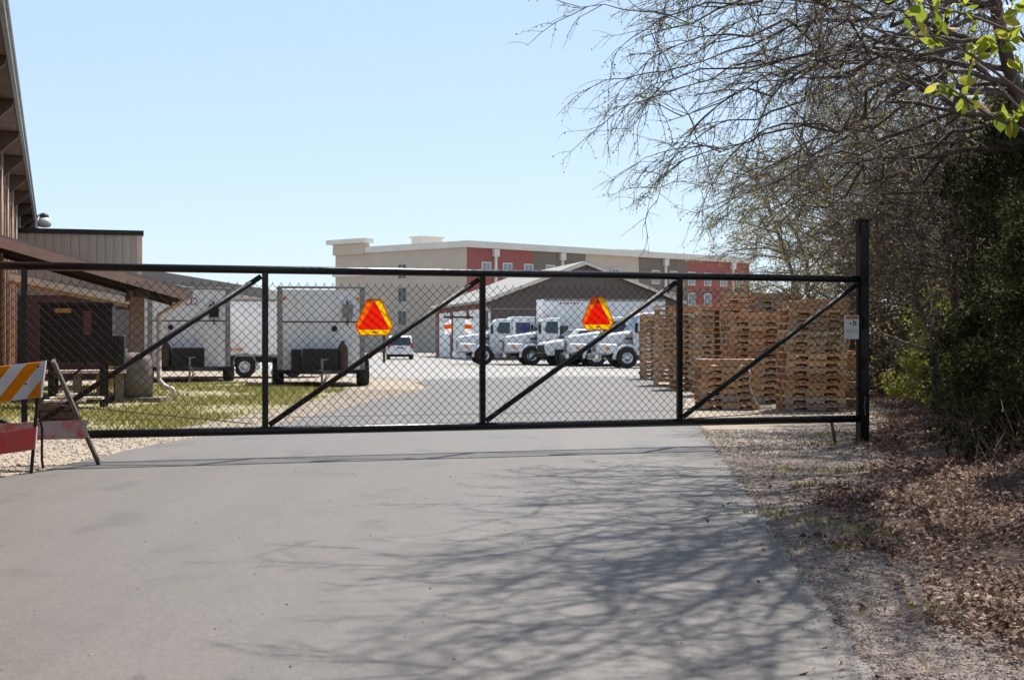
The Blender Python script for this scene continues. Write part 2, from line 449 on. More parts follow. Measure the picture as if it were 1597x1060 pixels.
M['grass'] = island('grass_blade', [(0, (.12, .135, .035)), (.4, (.22, .22, .06)), (.7, (.34, .31, .11)), (1, (.5, .42, .24))], .7, .45)
mb = MB(); n = 0
def blade(mb, x, y, z, h):
    a = random.random() * 6.28; lx, ly = math.cos(a) * h * .5, math.sin(a) * h * .5; w_ = .006 + .0004 * y
    mb.add([(x - w_, y, z), (x + w_, y, z), (x + lx * .5, y + ly * .5, z + h * .7), (x + lx, y + ly, z + h)], [(0, 1, 2), (0, 2, 3)])
while n < 24000:
    y = random.uniform(17, 46); x = random.uniform(-14, -3)
    if not inside(lawnp, x, y): continue
    k = math.sin(x * 1.7 + 1.3 * math.sin(y * .5)) + math.sin(y * .9 + x * .4) + math.sin(x * 3.1 - y * 1.7) * .6
    if random.random() > .32 + .3 * k: continue
    blade(mb, x, y, -.004, random.uniform(.03, .12)); n += 1
tag(mb.build('lawn_grass', M['grass'], fix=False), 'patchy green grass of the lawn behind the gate', 'grass', kind='stuff')
mb = MB()
for cx, cy in [(3.4, 15.0), (3.75, 15.2), (3.0, 15.2), (2.9, 13.6), (2.35, 11.0), (2.55, 10.4), (2.6, 10.1), (2.2, 7.3), (4.2, 18.9), (2.1, 11.3), (2.3, 9.6), (4.6, 20.8)]:
    for i in range(60):
        x = random.gauss(cx, .13); y = random.gauss(cy, .16); blade(mb, x, y, max(0, bank_z(x, y)), random.uniform(.015, .055))
tag(mb.build('verge_grass', M['grass'], fix=False), 'small green grass tufts in the gravel verge right of the road', 'grass', kind='stuff')
# ------------------------------------------------------------------ sliding gate
GA = Vector((-5.51, 15.94, 0)); GB = Vector((4.77, 19.38, 0)); GL = (GB - GA).length
grz = math.atan2(GB.y - GA.y, GB.x - GA.x)
gate = thing('sliding_gate', 'long black pipe frame gate with chain link mesh across the road', 'gate', GA, grz)
ZB, ZT = .32, 2.235
r = .045
TAIL = -4.2
mb = MB(); mb.tube([(TAIL, 0, ZT), (GL, 0, ZT)], .048, 14); mb.build('top_rail', M['black_steel'], gate, True)
mb = MB(); mb.tube([(TAIL, 0, ZB), (GL, 0, ZB)], .05, 14); mb.build('bottom_rail', M['black_steel'], gate, True)
xs = [TAIL + .05] + [GL * i / 4 for i in range(5)]
for x in xs:
    mb = MB(); mb.box(x - .034, x + .034, -.034, .034, ZB + .03, ZT - .03); mb.build('upright', M['black_steel'], gate, bevel=.006)
for i in range(4):
    x0, x1 = GL * i / 4, GL * (i + 1) / 4
    mb = MB(); mb.tube([(x0 + .05, 0, ZB + .07), (x1 - .05, 0, ZT - .08)], .033, 10); mb.build('brace', M['dark_metal'], gate, True)
mb = MB(); mb.tube([(-.05, 0, ZB + .07), (TAIL + .1, 0, ZT - .1)], .033, 10); mb.build('brace', M['black_steel'], gate, True)
# chain link: zigzag wires, knuckled tips above the top selvage
mb = MB(); p = .052; z0, z1 = ZB + .03, ZT - .14; rows = int((z1 - z0) / p)
k = 0; x = TAIL + .1
rw = .0031
while x < GL - .05:
    pts = []
    for j in range(rows + 1):
        sg = 1 if (j + k) % 2 else -1
        pts.append(Vector((x + sg * p * .5, -.048 + sg * .0022 + .006 * math.sin(x * .8) * math.sin(j * .2), z0 + j * p)))
    for a, b_ in zip(pts, pts[1:]): mb.tube([a, b_], rw, 4, False)
    tip = pts[-1]; mb.tube([tip, tip + Vector((.0, 0, .022))], rw * 1.2, 4)
    x += p; k += 1
mb.build('chain_link_mesh', M['wire'], gate, fix=False)
mb = MB(); mb.tube([(0, -.055, ZB + .16), (GL, -.055, ZB + .16)], .0022, 4); mb.build('tension_wire', M['wire'], gate)
M['rod'] = paint('rusty_rod', (.12, .07, .05), (.08, .05, .04), 9, .7)
mb = MB(); mb.tube([(.2, -.062, ZB + .36), (2.55, -.062, ZB + .09)], .007, 6); mb.build('truss_rod', M['rod'], gate)
mb = MB(); mb.tube([(GL * .75 + .1, -.062, ZB + .05), (GL - .1, -.062, ZB + .16)], .007, 6); mb.build('truss_rod', M['rod'], gate)
for i in range(6):
    for j, zz in enumerate([.6, 1.1, 1.6]):
        pass
mb = MB(); mb.tube([(GL - .45, -.03, ZB - .04), (GL - .47, -.16, .0)], .022, 8); mb.build('support_leg', M['rust'], gate, True)
for i in range(26):
    xx = .3 + i * (GL - .5) / 25
    mb = MB(); mb.tube([(xx, -.056, ZB + .03), (xx + .01, -.06, ZB + .06), (xx, .0, ZB + .062)], .0035, 4, False); mb.build('wire_tie', M['alum'], gate)
# latch side post
post = thing('gate_post', 'tall black square steel post at the right end of the gate', 'post', P(1345, 530, 19.4).xy.to_3d(), grz)
mb = MB(); mb.box(-.07, .07, -.07, .07, -.1, 3.03); mb.build('shaft', M['black_steel'], post, bevel=.012)
mb = MB(); mb.box(-.085, .085, -.085, .085, 3.03, 3.06); mb.box(-.095, -.072, -.05, .05, 2.86, 3.0); mb.build('cap', M['black_steel'], post, bevel=.006)
for zz in (1.0, 1.55):
    mb = MB(); mb.box(-.035, .03, -.095, -.071, zz, zz + .17); mb.tube([(0, -.11, zz + .03), (0, -.11, zz + .14)], .014, 8); mb.build('hinge_plate', M['dark_metal'], post, bevel=.004)
mb = MB(); mb.box(-.17, .15, -.1, -.071, .72, .75); mb.box(-.09, .02, -.12, -.101, .69, .78); mb.build('latch_bar', M['black_steel'], post, bevel=.004)
mb = MB()
for i in range(9): mb.tube([(-.03 + .01 * math.sin(i), -.1 - .008 * (i % 2), .62 - i * .028), (-.03 + .012 * math.sin(i + 1), -.1 - .008 * ((i + 1) % 2), .60 - i * .028)], .006, 6)
mb.build('latch_chain', M['alum'], post)

def gate_pt(px, off=-.09):
    """point on the gate plane seen at pixel column px"""
    k = (px - CX) / F; d = (GB - GA).normalized(); t = (k * GA.y - GA.x) / (d.x - k * d.y)
    n = Vector((d.y, -d.x, 0)); return GA + d * t + n * (-off), t
# emblems
M['emb_red'] = film('emblem_red', (1., .11, .035), .85)
M['emb_orange'] = film('emblem_orange', (1., .40, .006), .9)
M['emb_yellow'] = film('emblem_yellow', (1., .80, .02), .9)
M['emb_back'] = film('emblem_edge', (.95, .2, .03), .75)
def emblem(px, py, wpx, label):
    p, t = gate_pt(px); s = wpx / F * p.y / 60; z = EYE - (py - CY) / F * p.y
    e = thing('safety_triangle', label, 'reflective triangle', (p.x, p.y, z), grz + R(3), 'orange safety triangles wired to the gate')
    q = lambda pts: [(u * s, -v * s) for u, v in pts]
    f = lambda u, v, a: Vector((u, a, v))
    hx_ = [(-11, -29), (11, -29), (31, 14), (22.5, 28), (-23, 28), (-31, 14)]; hi_ = [(u * .95, v * .95) for u, v in hx_]; mb = MB()
    for i in range(6): mb.prism(q([hx_[i], hx_[(i + 1) % 6], hi_[(i + 1) % 6], hi_[i]]), f, -.006, 0)
    mb.build('rim', M['emb_back'], e)
    mb = MB(); mb.prism(q([(0, -27.2), (25.2, 18.9), (-26.2, 18.9)]), f, -.006, -.0035); mb.build('centre_triangle', M['emb_red'], e)
    for nm, pts, mt in (('border_strip', [(-10.4, -27.5), (-.3, -27.5), (-26.4, 18.9), (-29.5, 14)], 'emb_orange'), ('border_strip', [(.3, -27.5), (10.4, -27.5), (29.5, 14), (25.4, 18.9)], 'emb_yellow'), ('border_strip', [(-26.4, 19.0), (25.4, 19.0), (21.5, 27), (-22, 27)], 'emb_yellow')):
        mb = MB(); mb.prism(q(pts), f, -.006, -.0035); mb.build(nm, M[mt], e)
    mb = MB(); mb.prism(q([(-4, 22.5), (3.5, 22), (4, 24), (-4, 24.2)]), f, -.008, -.0065); mb.build('slot', M['dark_metal'], e)
emblem(581, 495, 60, 'orange and red reflective triangle hung on the gate in front of the white trailer')
emblem(928, 489, 54, 'orange and red reflective triangle hung on the gate in front of the parked trucks')
# reflective striped markers hung from a perforated bar
M['ref_white'] = film('reflective_white', (.98, .98, .97), .85)
M['ref_orange'] = film('reflective_orange', (1., .33, .02), .8)
p, t = gate_pt(712); s = p.y / F; z = EYE - (508 - CY) / F * p.y
mk = thing('reflective_marker', 'pair of white and orange striped reflectors hung from a perforated bar on the gate', 'reflector', (p.x, p.y, z), grz)
mb = MB(); f = lambda u, v, a: Vector((u, a, v))
mb.box(-24 * s, 24 * s, -.004, .004, 12 * s, 15 * s); mb.build('hanger_bar', M['dark_metal'], mk)
mb = MB()
for i in range(11): mb.box((-20 + i * 4 - .8) * s, (-20 + i * 4 + .8) * s, -.0055, -.0045, 12.8 * s, 14.2 * s)
mb.build('bar_hole', M['alum'], mk)
for cx in (-17.5, 15.5):
    mb = MB(); mb.prism([((cx - 5.5) * s, 10 * s), ((cx + 5.5) * s, 10 * s), ((cx + 5.8) * s, -13 * s), ((cx - 5.8) * s, -13 * s)], f, -.003, .001)
    pn = mb.build('striped_panel', M['ref_white'], mk)
    mb = MB(); mb.box((cx - 5.9) * s, (cx + 5.9) * s, -.006, -.0035, -4.5 * s, 2 * s); mb.build('orange_band', M['ref_orange'], pn)
    mb = MB(); mb.tube([(cx * s, 0, 10 * s), (cx * s, 0, 12 * s)], .003, 5); mb.tube([(cx * s, 0, 15 * s), (cx * s, .0, 22 * s)], .0025, 5); mb.build('hook', M['dark_metal'], mk)
# warning sign
M['sign_white'] = paint('sign_white', (.72, .7, .68), (.6, .58, .56), 5, .4)
M['sign_orange'] = paint('sign_orange', (.55, .14, .02), (.45, .1, .02), 5, .45)
M['sign_ink'] = paint('sign_ink', (.03, .03, .035), (.05, .05, .05), 9, .5)
M['sign_blue'] = paint('sign_blue', (.18, .25, .36), (.14, .2, .3), 9, .5)
p, t = gate_pt(1322.5); s = p.y / F; z = EYE - (510 - CY) / F * p.y
sg = thing('warning_sign', 'white warning sign with orange header and pictogram beside the tall post', 'sign', (p.x, p.y, z), grz)
mb = MB(); mb.box(-13 * s, 13 * s, -.003, .003, -18.5 * s, 18.5 * s); mb.build('plate', M['sign_white'], sg, bevel=.002)
mb = MB(); mb.box(-10.5 * s, 11.5 * s, -.005, -.0032, 12.5 * s, 17.5 * s); mb.build('header_band', M['sign_orange'], sg)
mb = MB(); mb.lathe([(0, 0), (1.7 * s, 0), (1.7 * s, .0015), (0, .0015)], (-2.5 * s, -.0033, 5.5 * s), (0, -1, 0), 14); mb.prism([(0 * s, 2 * s), (4 * s, 2 * s), (4 * s, 10 * s), (2.5 * s, 10.5 * s), (1.5 * s, 8 * s), (3 * s, 7 * s), (2.5 * s, 4 * s)], f, -.005, -.0033); mb.build('pictogram', M['sign_ink'], sg)
mb = MB(); mb.prism([(4.6 * s, 2 * s), (8.5 * s, 3 * s), (8.5 * s, 9.5 * s), (4.6 * s, 9.5 * s)], f, -.005, -.0033); mb.build('pictogram_panel', M['sign_blue'], sg)
mb = MB(); mb.box(-10 * s, 11 * s, -.005, -.0033, -4.9 * s, -4.2 * s); mb.box(-9 * s, 10 * s, -.005, -.0033, -7.4 * s, -6.8 * s); mb.build('text_rule', M['grey_paint'], sg)

# ------------------------------------------------------------------ barricade
M['bar_orange'] = film('barricade_orange', (1., .6, .035), .85, (.9, .42, .02))
M['bar_white'] = film('barricade_white', (.55, .56, .6), .45)
M['bar_red'] = paint('barricade_red', (.55, .04, .035), (.42, .09, .08), 7, .5)
M['bar_faded'] = paint('barricade_faded', (.36, .33, .33), (.42, .1, .1), 5, .6, lo=.45, hi=.6)
M['old_wood'] = paint('weathered_leg', (.13, .105, .09), (.07, .055, .05), 8, .75, bs=.2)
bD = 14.9; s = bD / F
bar = thing('barricade', 'orange and white striped A-frame road barricade at the left edge of the road', 'barricade', (P(58, 530, bD).x, bD, 0), R(7))
bx = lambda px: (px - 58) * s
bz = lambda py: EYE - (py - CY) * s
tilt = lambda z: -.18 + .30 * (z / 1.25)   # y of the front frame at height z
T = lambda x, z, o=0.: Vector((x, tilt(z) + o, z + .115 * min(x, .1) * (1 if z > .1 else 0)))
bL = -1.25
# top board with diagonal stripes
zt, zb = 1.17, .79
mb = MB()
def slab(mb, poly, o0, o1):
    mb.prism(poly, lambda u, v, a: T(u, v, a), o0, o1)
slab(mb, [(bL, zb), (.04, zb), (.065, zt), (bL, zt)], -.03, 0); top = mb.build('upper_board', M['bar_white'], bar)
sw = .155; i = 0; x = .5
mb = MB(); dx = .30
while x > bL - .4:
    # stripe leaning right at the top, clipped to the board
    poly = [(x - dx, zb + .004), (x - dx + sw, zb + .004), (x + sw, zt - .004), (x, zt - .004)]
    def clip(poly, xm, keep_less):
        out = []
        for a, b_ in zip(poly, poly[1:] + poly[:1]):
            ia = (a[0] <= xm) == keep_less; ib = (b_[0] <= xm) == keep_less
            if ia: out.append(a)
            if ia != ib:
                t = (xm - a[0]) / (b_[0] - a[0]); out.append((xm, a[1] + t * (b_[1] - a[1])))
        return out
    poly = clip(poly, .034, True)
    if len(poly) > 2: poly = clip(poly, bL, False)
    if len(poly) > 2: slab(mb, poly, -.034, -.0305)
    x -= .31
mb.build('orange_stripe', M['bar_orange'], top)
mb = MB(); slab(mb, [(.0405, zb), (.052, zb), (.077, zt + .004), (.0655, zt + .004)], -.038, .004); mb.build('edge_trim', M['white_paint'], top)
mb = MB()
for px_, pz_ in ((-.12, .95), (-.42, .87), (.0, 1.12)):
    mb = MB(); mb.lathe([(0, 0), (.012, 0), (.009, .006), (0, .007)], T(px_, pz_, -.034), (0, -1, .2), 10); mb.build('bolt', M['rust'], top)
mb = MB(); slab(mb, [(bL, .225), (.005, .255), (.01, .485), (bL, .44)], -.028, 0); mb.build('lower_board', M['bar_red'], bar)
mb = MB(); slab(mb, [(.0055, .25), (.014, .25), (.018, .49), (.0105, .49)], -.03, .002); mb.build('edge_trim', M['white_paint'], bar)
# front legs and rear legs, hinged at the top
for lx in (-.01, bL + .1):
    mb = MB(); mb.beam(T(lx - .02, .0, .03), T(lx + .02, 1.19, .03), .03, .035, (0, 1, 0)); mb.build('front_leg', M['dark_metal'], bar)
rear = lambda x, z: Vector((x, .19 + .78 * (1.2 - z) / 1.2, z))
for lx, nm in ((.34, 'rear_leg'), (bL + .45, 'rear_leg')):
    a = Vector((lx + .155, .88, .0)); b_ = Vector((lx - .21, .16, 1.18))
    mb = MB(); mb.beam(a, b_, .04, .075, (0, 1, .2)); mb.build(nm, M['old_wood'], bar, bevel=.006)
mb = MB(); mb.prism([(bL + .3, .28), (.43, .33), (.41, .53), (bL + .3, .47)], lambda u, v, a: Vector((u, .66 + a - v * .25, v)), -.03, -.005); mb.build('rear_board', M['bar_faded'], bar)
mb = MB(); mb.tube([(-.02, .0, .75), (.0, .25, .45), (-.05, .48, .1), (-.04, .5, .0)], .014, 6); mb.build('stay', M['dark_metal'], bar)
# ------------------------------------------------------------------ pallets
def wood_mat(name, stops):
    m, nt, b, co = newmat(name)
    g = N(nt, 'ShaderNodeNewGeometry'); oi = N(nt, 'ShaderNodeObjectInfo')
    ad = N(nt, 'ShaderNodeMath', operation='ADD'); nt.links.new(g.outputs['Random Per Island'], ad.inputs[0]); nt.links.new(oi.outputs['Random'], ad.inputs[1])
    fr = N(nt, 'ShaderNodeMath', operation='FRACT'); nt.links.new(ad.outputs[0], fr.inputs[0])
    c = ramp(nt, fr.outputs[0], stops)
    gr = noise(nt, mapping(nt, co, (3, 40, 40)), 1.5, 5)
    c = mixc(nt, ramp(nt, gr, [(.45, 0.), (.8, .28)]), c, (.14, .085, .05))
    nt.links.new(c, b.inputs['Base Color']); b.inputs['Roughness'].default_value = .85; b.inputs['Specular IOR Level'].default_value = .2
    bump(nt, b, gr, .3, .004)
    return m
M['pallet'] = wood_mat('pallet_wood', [(0, (.38, .2, .1)), (.25, (.6, .36, .19)), (.5, (.78, .51, .28)), (.68, (.5, .33, .2)), (.85, (.42, .36, .29)), (1, (.82, .62, .4))])
PW, PD, PH = 1.2, 1.05, .142
pal = thing('wooden_pallet', 'pallet', 'pallet')
mb = MB()
for i in range(7):
    x = -PW / 2 + i * (PW - .1) / 6; wv = .1 if i not in (0, 6) else .135
    x = min(x, PW / 2 - wv); mb.box(x, x + wv, -PD / 2 + random.uniform(-.01, .01), PD / 2 + random.uniform(-.012, .012), PH - .019, PH)
mb.build('top_deck', M['pallet'], pal)
mb = MB()
for i in range(6):
    x = -PW / 2 + i * (PW - .15) / 5; mb.box(x, x + .15, -PD / 2 + random.uniform(-.01, .01), PD / 2 + random.uniform(-.01, .01), 0.001, .018)
mb.build('bottom_deck', M['pallet'], pal)
nz = .048
prof = [(-.6, .0185), (-.43, .0185), (-.425, .0185 + nz), (-.185, .0185 + nz), (-.18, .0185), (.18, .0185), (.185, .0185 + nz), (.425, .0185 + nz), (.43, .0185), (.6, .0185), (.6, PH - .0195), (-.6, PH - .0195)]
for yy in (-PD / 2 + .01, -.02, PD / 2 - .05):
    mb = MB(); mb.prism(prof, lambda u, v, a: Vector((u, a, v)), yy, yy + .04); mb.build('stringer', M['pallet'], pal)
ORD = ['first', 'second', 'third', 'fourth', 'fifth', 'sixth', 'seventh', 'eighth', 'ninth', 'tenth', 'eleventh', 'twelfth', 'thirteenth', 'fourteenth', 'fifteenth', 'sixteenth', 'seventeenth', 'eighteenth', 'nineteenth', 'twentieth']
first = [True]
def stack(x, y, n, desc, rot=0, lean=0., jit=.02):
    rr = R(rot)
    for k in range(n):
        if first[0]: o = pal; first[0] = False
        else: o = copy_tree(pal)
        o.location = (x + random.gauss(0, jit) + lean * k, y + random.gauss(0, jit), k * (PH + .002))
        o.rotation_euler = (0, 0, rr + random.gauss(0, .015) + (math.pi if random.random() < .5 else 0))
        pos = 'topmost' if k == n - 1 else 'bottom one' if k == 0 else ORD[k] + ' from the bottom'
        o['label'] = f'wooden pallet, {pos} of the {desc}'
        o['group'] = 'wooden pallets stacked right of the road'
stack(4.42, 29.1, 7, 'low pallet stack right behind the gate')
stack(6.0, 28.4, 15, 'tall pallet stack nearest the gate post', lean=.004)
stack(5.45, 32.0, 14, 'brown pallet stack behind the low stack', 0)
stack(5.25, 36.0, 16, 'pallet stack two behind the low stack', 90)
stack(5.1, 39.8, 16, 'pallet stack three behind the low stack', 0)
stack(4.95, 43.5, 17, 'pallet stack second farthest down the row', 90)
stack(5.2, 50.5, 16, 'farthest leftmost pallet stack beside the truck', 0, .0)
stack(6.95, 31.8, 16, 'pallet stack behind the tall nearest stack', 90)
stack(6.75, 36.2, 18, 'inner row pallet stack third from the gate', 0)
stack(6.55, 40.2, 19, 'inner row pallet stack fourth from the gate', 0)
stack(8.1, 36.4, 17, 'pallet stack deepest behind the gate post', 0)
bp_ = copy_tree(pal); bp_.name = 'broken_pallet'; bp_.location = (6.72, 28.9, .58); bp_.rotation_euler = (R(6), R(68), R(80))
bp_['label'] = 'broken wooden pallet standing on edge between the tallest near stack and the gate post'; bp_['group'] = 'wooden pallets stacked right of the road'
# loose white strapping
M['strap'] = paint('plastic_strap', (.7, .66, .62), (.55, .5, .46), 9, .4)
mb = MB(); mb.tube([P(1166, 572, 28.4), P(1171, 584, 28.3), P(1169, 598, 28.4), P(1173, 612, 28.4), P(1180, 628, 28.3), P(1187, 636, 28.2) ], [.012, .02, .013, .018, .01, .008], 6)
tag(mb.build('plastic_wrap', M['strap'], smooth=True), 'loose strip of white plastic wrap hanging beside the low pallet stack', 'plastic wrap')
M['cream'] = paint('cream_board', (.68, .6, .51), (.56, .49, .41), 3, .6)
# ------------------------------------------------------------------ brick building on the left
BO = Vector((-8.22, 21.0, 0)); BD = Vector((-.309, .951, 0)); BN = Vector((.951, .309, 0))
brz = math.atan2(BD.y, BD.x)     # local x runs along the wall, outwards is -y
def BL(t, w, z=0): return BO + BD * t + BN * w + Vector((0, 0, z))
M['brick_red'] = brick('orange_brick', (.5, .2, .12), (.4, .155, .095), (.4, .31, .25))
M['soffit'] = paint('brown_soffit', (.11, .075, .06), (.075, .052, .042), 1.2, .7)
M['gutter'] = paint('grey_gutter', (.2, .22, .24), (.13, .14, .15), 3, .45)
M['buff'] = paint('buff_trim', (.36, .29, .22), (.26, .2, .15), 3, .6)
M['dark_door'] = paint('dark_opening', (.03, .026, .024), (.05, .042, .038), 3, .5)
bb = thing('brick_building', 'long orange brick warehouse with overhanging eave along the left side', 'building', BO, brz)
mb = MB(); mb.box(-20, 57, 0, 12, 0, 6.45); mb.build('wall', M['brick_red'], bb)
mb = MB(); mb.box(-21, 58, -.52, 0, 6.45, 6.5); mb.build('soffit', M['soffit'], bb)
mb = MB(); mb.box(-21, 58, -.62, -.551, 6.4, 6.62); mb.tube([(-21, -.62, 6.6), (58, -.62, 6.6)], .05, 8); mb.build('gutter', M['gutter'], bb)
mb = MB(); mb.prism([(-.5, 6.63), (12.5, 8.3), (12.5, 8.45), (-.6, 6.75)], lambda u, v, a: Vector((a, u, v)), -21, 58); mb.build('roof', M['gutter'], bb)
t = -15.
tk = []
while t < 56:
    mb = MB(); mb.prism([(-.005, 6.44), (-.53, 6.44), (-.5, 6.3), (-.005, 5.85)], lambda u, v, a: Vector((a, u, v)), t - .09, t + .09); mb.build('bracket', M['soffit'], bb)
    mb = MB(); mb.box(t - .14, t + .14, -.07, -.002, 0, 5.85); mb.build('pilaster', M['brick_red'], bb, bevel=.01)
    mb = MB(); mb.tube([(t + .9, -.09, 6.4), (t + .9, -.08, .2)], .05, 10); mb.box(t + .8, t + 1.0, -.12, -.03, 5.6, 5.75); mb.build('downpipe', M['buff'], bb, True)
    f_ = MB(); f_.box(t + 1.6, t + 3.6, -.05, -.002, 3.9, 5.6); fr = f_.build('window', M['buff'], bb)
    mb = MB(); mb.box(t + 1.7, t + 3.5, -.062, -.051, 4.0, 5.5); mb.build('pane', M['glass'], fr)
    f_ = MB(); f_.box(t + 1.5, t + 3.7, -.04, -.002, 0, 2.9); f_.build('loading_door', M['dark_door'], bb)
    t += 4.8
M['lamp'] = paint('cream_lamp', (.6, .55, .46), (.5, .45, .38), 5, .4)
lt = 55.5
lp = BL(46, .5, 5.05)
lamp = thing('flood_lamp', 'cream wall lamp on a bent arm under the brick eave', 'lamp', BL(41, 0, 6.5), brz)
mb = MB(); mb.tube([(0, 0, -.5), (0, -.4, -.3), (0, -.7, .2), (0, -.9, .32), (0, -.95, .25)], .04, 8); mb.build('arm', M['alum'], lamp, True)
mb = MB(); mb.lathe([(.05, .32), (.16, .25), (.2, .15), (.2, .12)], (0, -.95, 0), (0, 0, 1), 14); mb.build('housing', M['dark_metal'], lamp, True)
mb = MB(); mb.lathe([(.2, .12), (.3, -.12), (.26, -.26), (.1, -.3)], (0, -.95, 0), (0, 0, 1), 14); mb.build('lamp_shade', M['lamp'], lamp, True)

# canopy: sloping roof on a brick pier
M['fascia'] = paint('pinkish_fascia', (.46, .33, .28), (.38, .27, .23), 2, .6)
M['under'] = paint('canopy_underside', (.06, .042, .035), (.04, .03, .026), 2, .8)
M['roof_metal'] = paint('pale_roof_metal', (.27, .255, .235), (.22, .205, .19), 1.2, .6)
M['maroon'] = paint('maroon_steel', (.10, .028, .03), (.075, .022, .024), 2, .55)
cn = thing('entrance_canopy', 'large lean-to canopy with sloping pinkish fascia on the brick warehouse', 'canopy', BL(11.5, 0), brz)
Wc = 4.35; L = 5.4
zf = lambda w_: 3.78 - (3.78 - 2.55) * w_ / Wc
sec = lambda a, b_, o0, o1: [(-a, zf(a) + o0), (-b_, zf(b_) + o0), (-b_, zf(b_) + o1), (-a, zf(a) + o1)]
fx = lambda u, v, a: Vector((a, u, v))
mb = MB(); mb.prism(sec(.0, Wc, .0, .06), fx, -.02, L); mb.build('roof_sheet', M['roof_metal'], cn)
mb = MB(); mb.prism(sec(.0, Wc, -.24, -.002), fx, -.06, 0); mb.build('rake_fascia', M['fascia'], cn)
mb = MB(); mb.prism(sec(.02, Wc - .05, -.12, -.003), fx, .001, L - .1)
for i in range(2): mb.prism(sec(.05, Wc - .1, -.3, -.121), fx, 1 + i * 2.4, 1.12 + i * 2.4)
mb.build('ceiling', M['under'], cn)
mb = MB(); mb.box(-.05, L, -Wc - .1, -Wc + .0, zf(Wc) - .16, zf(Wc) + .02); mb.build('eave_gutter', M['alum'], cn)
M['pier'] = brick('buff_brick', (.33, .24, .165), (.26, .18, .12), (.36, .31, .26))
for i in range(1):
    mb = MB(); xx = .9 + i * 4.8; mb.box(xx, xx + .36, -Wc + .95, -Wc + 1.28, 0, zf(Wc - 1.2) - .3); mb.build('brick_pier', M['pier'], cn)
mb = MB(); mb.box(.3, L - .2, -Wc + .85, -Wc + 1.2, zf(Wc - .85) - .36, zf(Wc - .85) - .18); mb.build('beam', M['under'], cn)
mb = MB(); x0, y0 = .78, -Wc + .62
mb.tube([(.3, -Wc + .0, 2.4), (.5, -Wc + .2, 2.25), (x0, y0, 2.0), (x0, y0, .45), (x0 - .1, y0 - .12, .3), (x0 - .2, y0 - .3, .22), (x0 - .22, y0 - .38, .02)], .06, 10); mb.build('downspout', M['cream'], cn, True)
# second small canopy
M['ochre'] = paint('ochre_timber', (.42, .24, .08), (.32, .18, .06), 4, .65)
c2 = thing('small_canopy', 'small lean-to porch with cream fascia on an ochre timber post', 'canopy', BL(19.6, 0), brz)
W2 = 3.45; z2 = lambda w_: 3.3 - .68 * w_ / W2
s2 = lambda a, b_, o0, o1: [(-a, z2(a) + o0), (-b_, z2(b_) + o0), (-b_, z2(b_) + o1), (-a, z2(a) + o1)]
mb = MB(); mb.prism(s2(0, W2, 0, .05), fx, -.06, 3); mb.build('roof_sheet', M['roof_metal'], c2)
mb = MB(); mb.prism(s2(0, W2 - .02, -.2, -.002), fx, -.05, 0); mb.build('fascia_board', M['cream'], c2)
mb = MB(); mb.prism(s2(.0, W2 - .1, -.3, -.201), fx, -.03, .12); mb.build('timber_rafter', M['ochre'], c2)
mb = MB(); mb.box(0, .16, -W2 + .62, -W2 + .46, 0, z2(W2 - .5) - .31); mb.build('timber_post', M['ochre'], c2)

# ribbed metal building
M['rib_beige'] = ribbed('ribbed_beige', (.3, .26, .21), .3, 1, .05)
rb = thing('ribbed_building', 'beige ribbed metal building with dark roof trim above maroon base', 'building', BL(30.6, 0), brz)
mb = MB(); mb.box(0, 12, -4.35, -.003, 3.0, 5.2); mb.build('upper_wall', M['rib_beige'], rb)
mb = MB(); mb.box(.05, 12, -4.3, -.003, 0, 2.998); mb.build('lower_wall', M['maroon'], rb)
mb = MB(); mb.box(-.08, 12.1, -4.45, -.003, 5.2, 5.38); mb.build('roof_trim', M['dark_metal'], rb)
mb = MB(); mb.box(-.03, .0, -4.4, -4.2, 0, 5.2); mb.build('corner_trim', M['fascia'], rb)
mb = MB(); mb.box(-.0, .045, -4.1, -3.2, .8, 2.5); mb.build('steel_door', M['grey_paint'], rb)

# pale roofed shed far behind
sh = thing('metal_shed', 'low white metal shed with pale sloping roof behind the trailers', 'shed', (-22, 66, 0))
yz = lambda u, v, a: Vector((u, a, v))
mb = MB(); mb.prism([(-10, 0), (10.2, 0), (10.2, 3.35), (0, 5.0), (-10, 3.35)], yz, 0, 18); mb.build('wall', M['white_panel'], sh)
mb = MB(); mb.prism([(-10.6, 3.3), (0, 5.02), (10.7, 3.3), (10.7, 3.75), (0, 5.5), (-10.6, 3.75)], yz, -.5, 18.4); mb.build('roof', M['roof_metal'], sh)

# ------------------------------------------------------------------ yard clutter on the left
eq = thing('equipment_cabinet', 'black steel equipment cabinet on legs under the canopy', 'cabinet', (P(122, 530, 29.5).x, 29.5, 0), R(12))
q = 29.5 / F
mb = MB(); mb.box(-.72, .72, -.45, .45, .92, 2.1); mb.build('cabinet_body', M['black_steel'], eq, bevel=.02)
mb = MB(); mb.box(-.78, .74, -.5, .5, 2.1, 2.18); mb.build('lid', M['black_steel'], eq, bevel=.01)
mb = MB(); mb.box(-.42, -.1, -.456, -.451, 1.96, 2.05); mb.build('orange_label', M['ochre'], eq)
mb = MB(); mb.box(.14, .3, -.456, -.451, 1.5, 2.0); mb.build('control_panel', M['maroon'], eq)
mb = MB(); mb.box(.62, .95, -.3, .3, .86, 1.5); mb.build('motor_housing', M['dark_metal'], eq, bevel=.03)
for sx in (-.5, .52):
    for sy in (-.38, .38):
        mb = MB(); mb.box(sx - .06, sx + .06, sy - .05, sy + .05, 0, .92); mb.build('leg', M['black_steel'], eq)
mb = MB(); mb.beam((-.5, -.4, .3), (.2, -.4, .9), .04, .05); mb.build('brace', M['black_steel'], eq)
M['concrete'] = paint('rough_concrete', (.2, .165, .135), (.13, .105, .085), 3, .9, bs=.3)
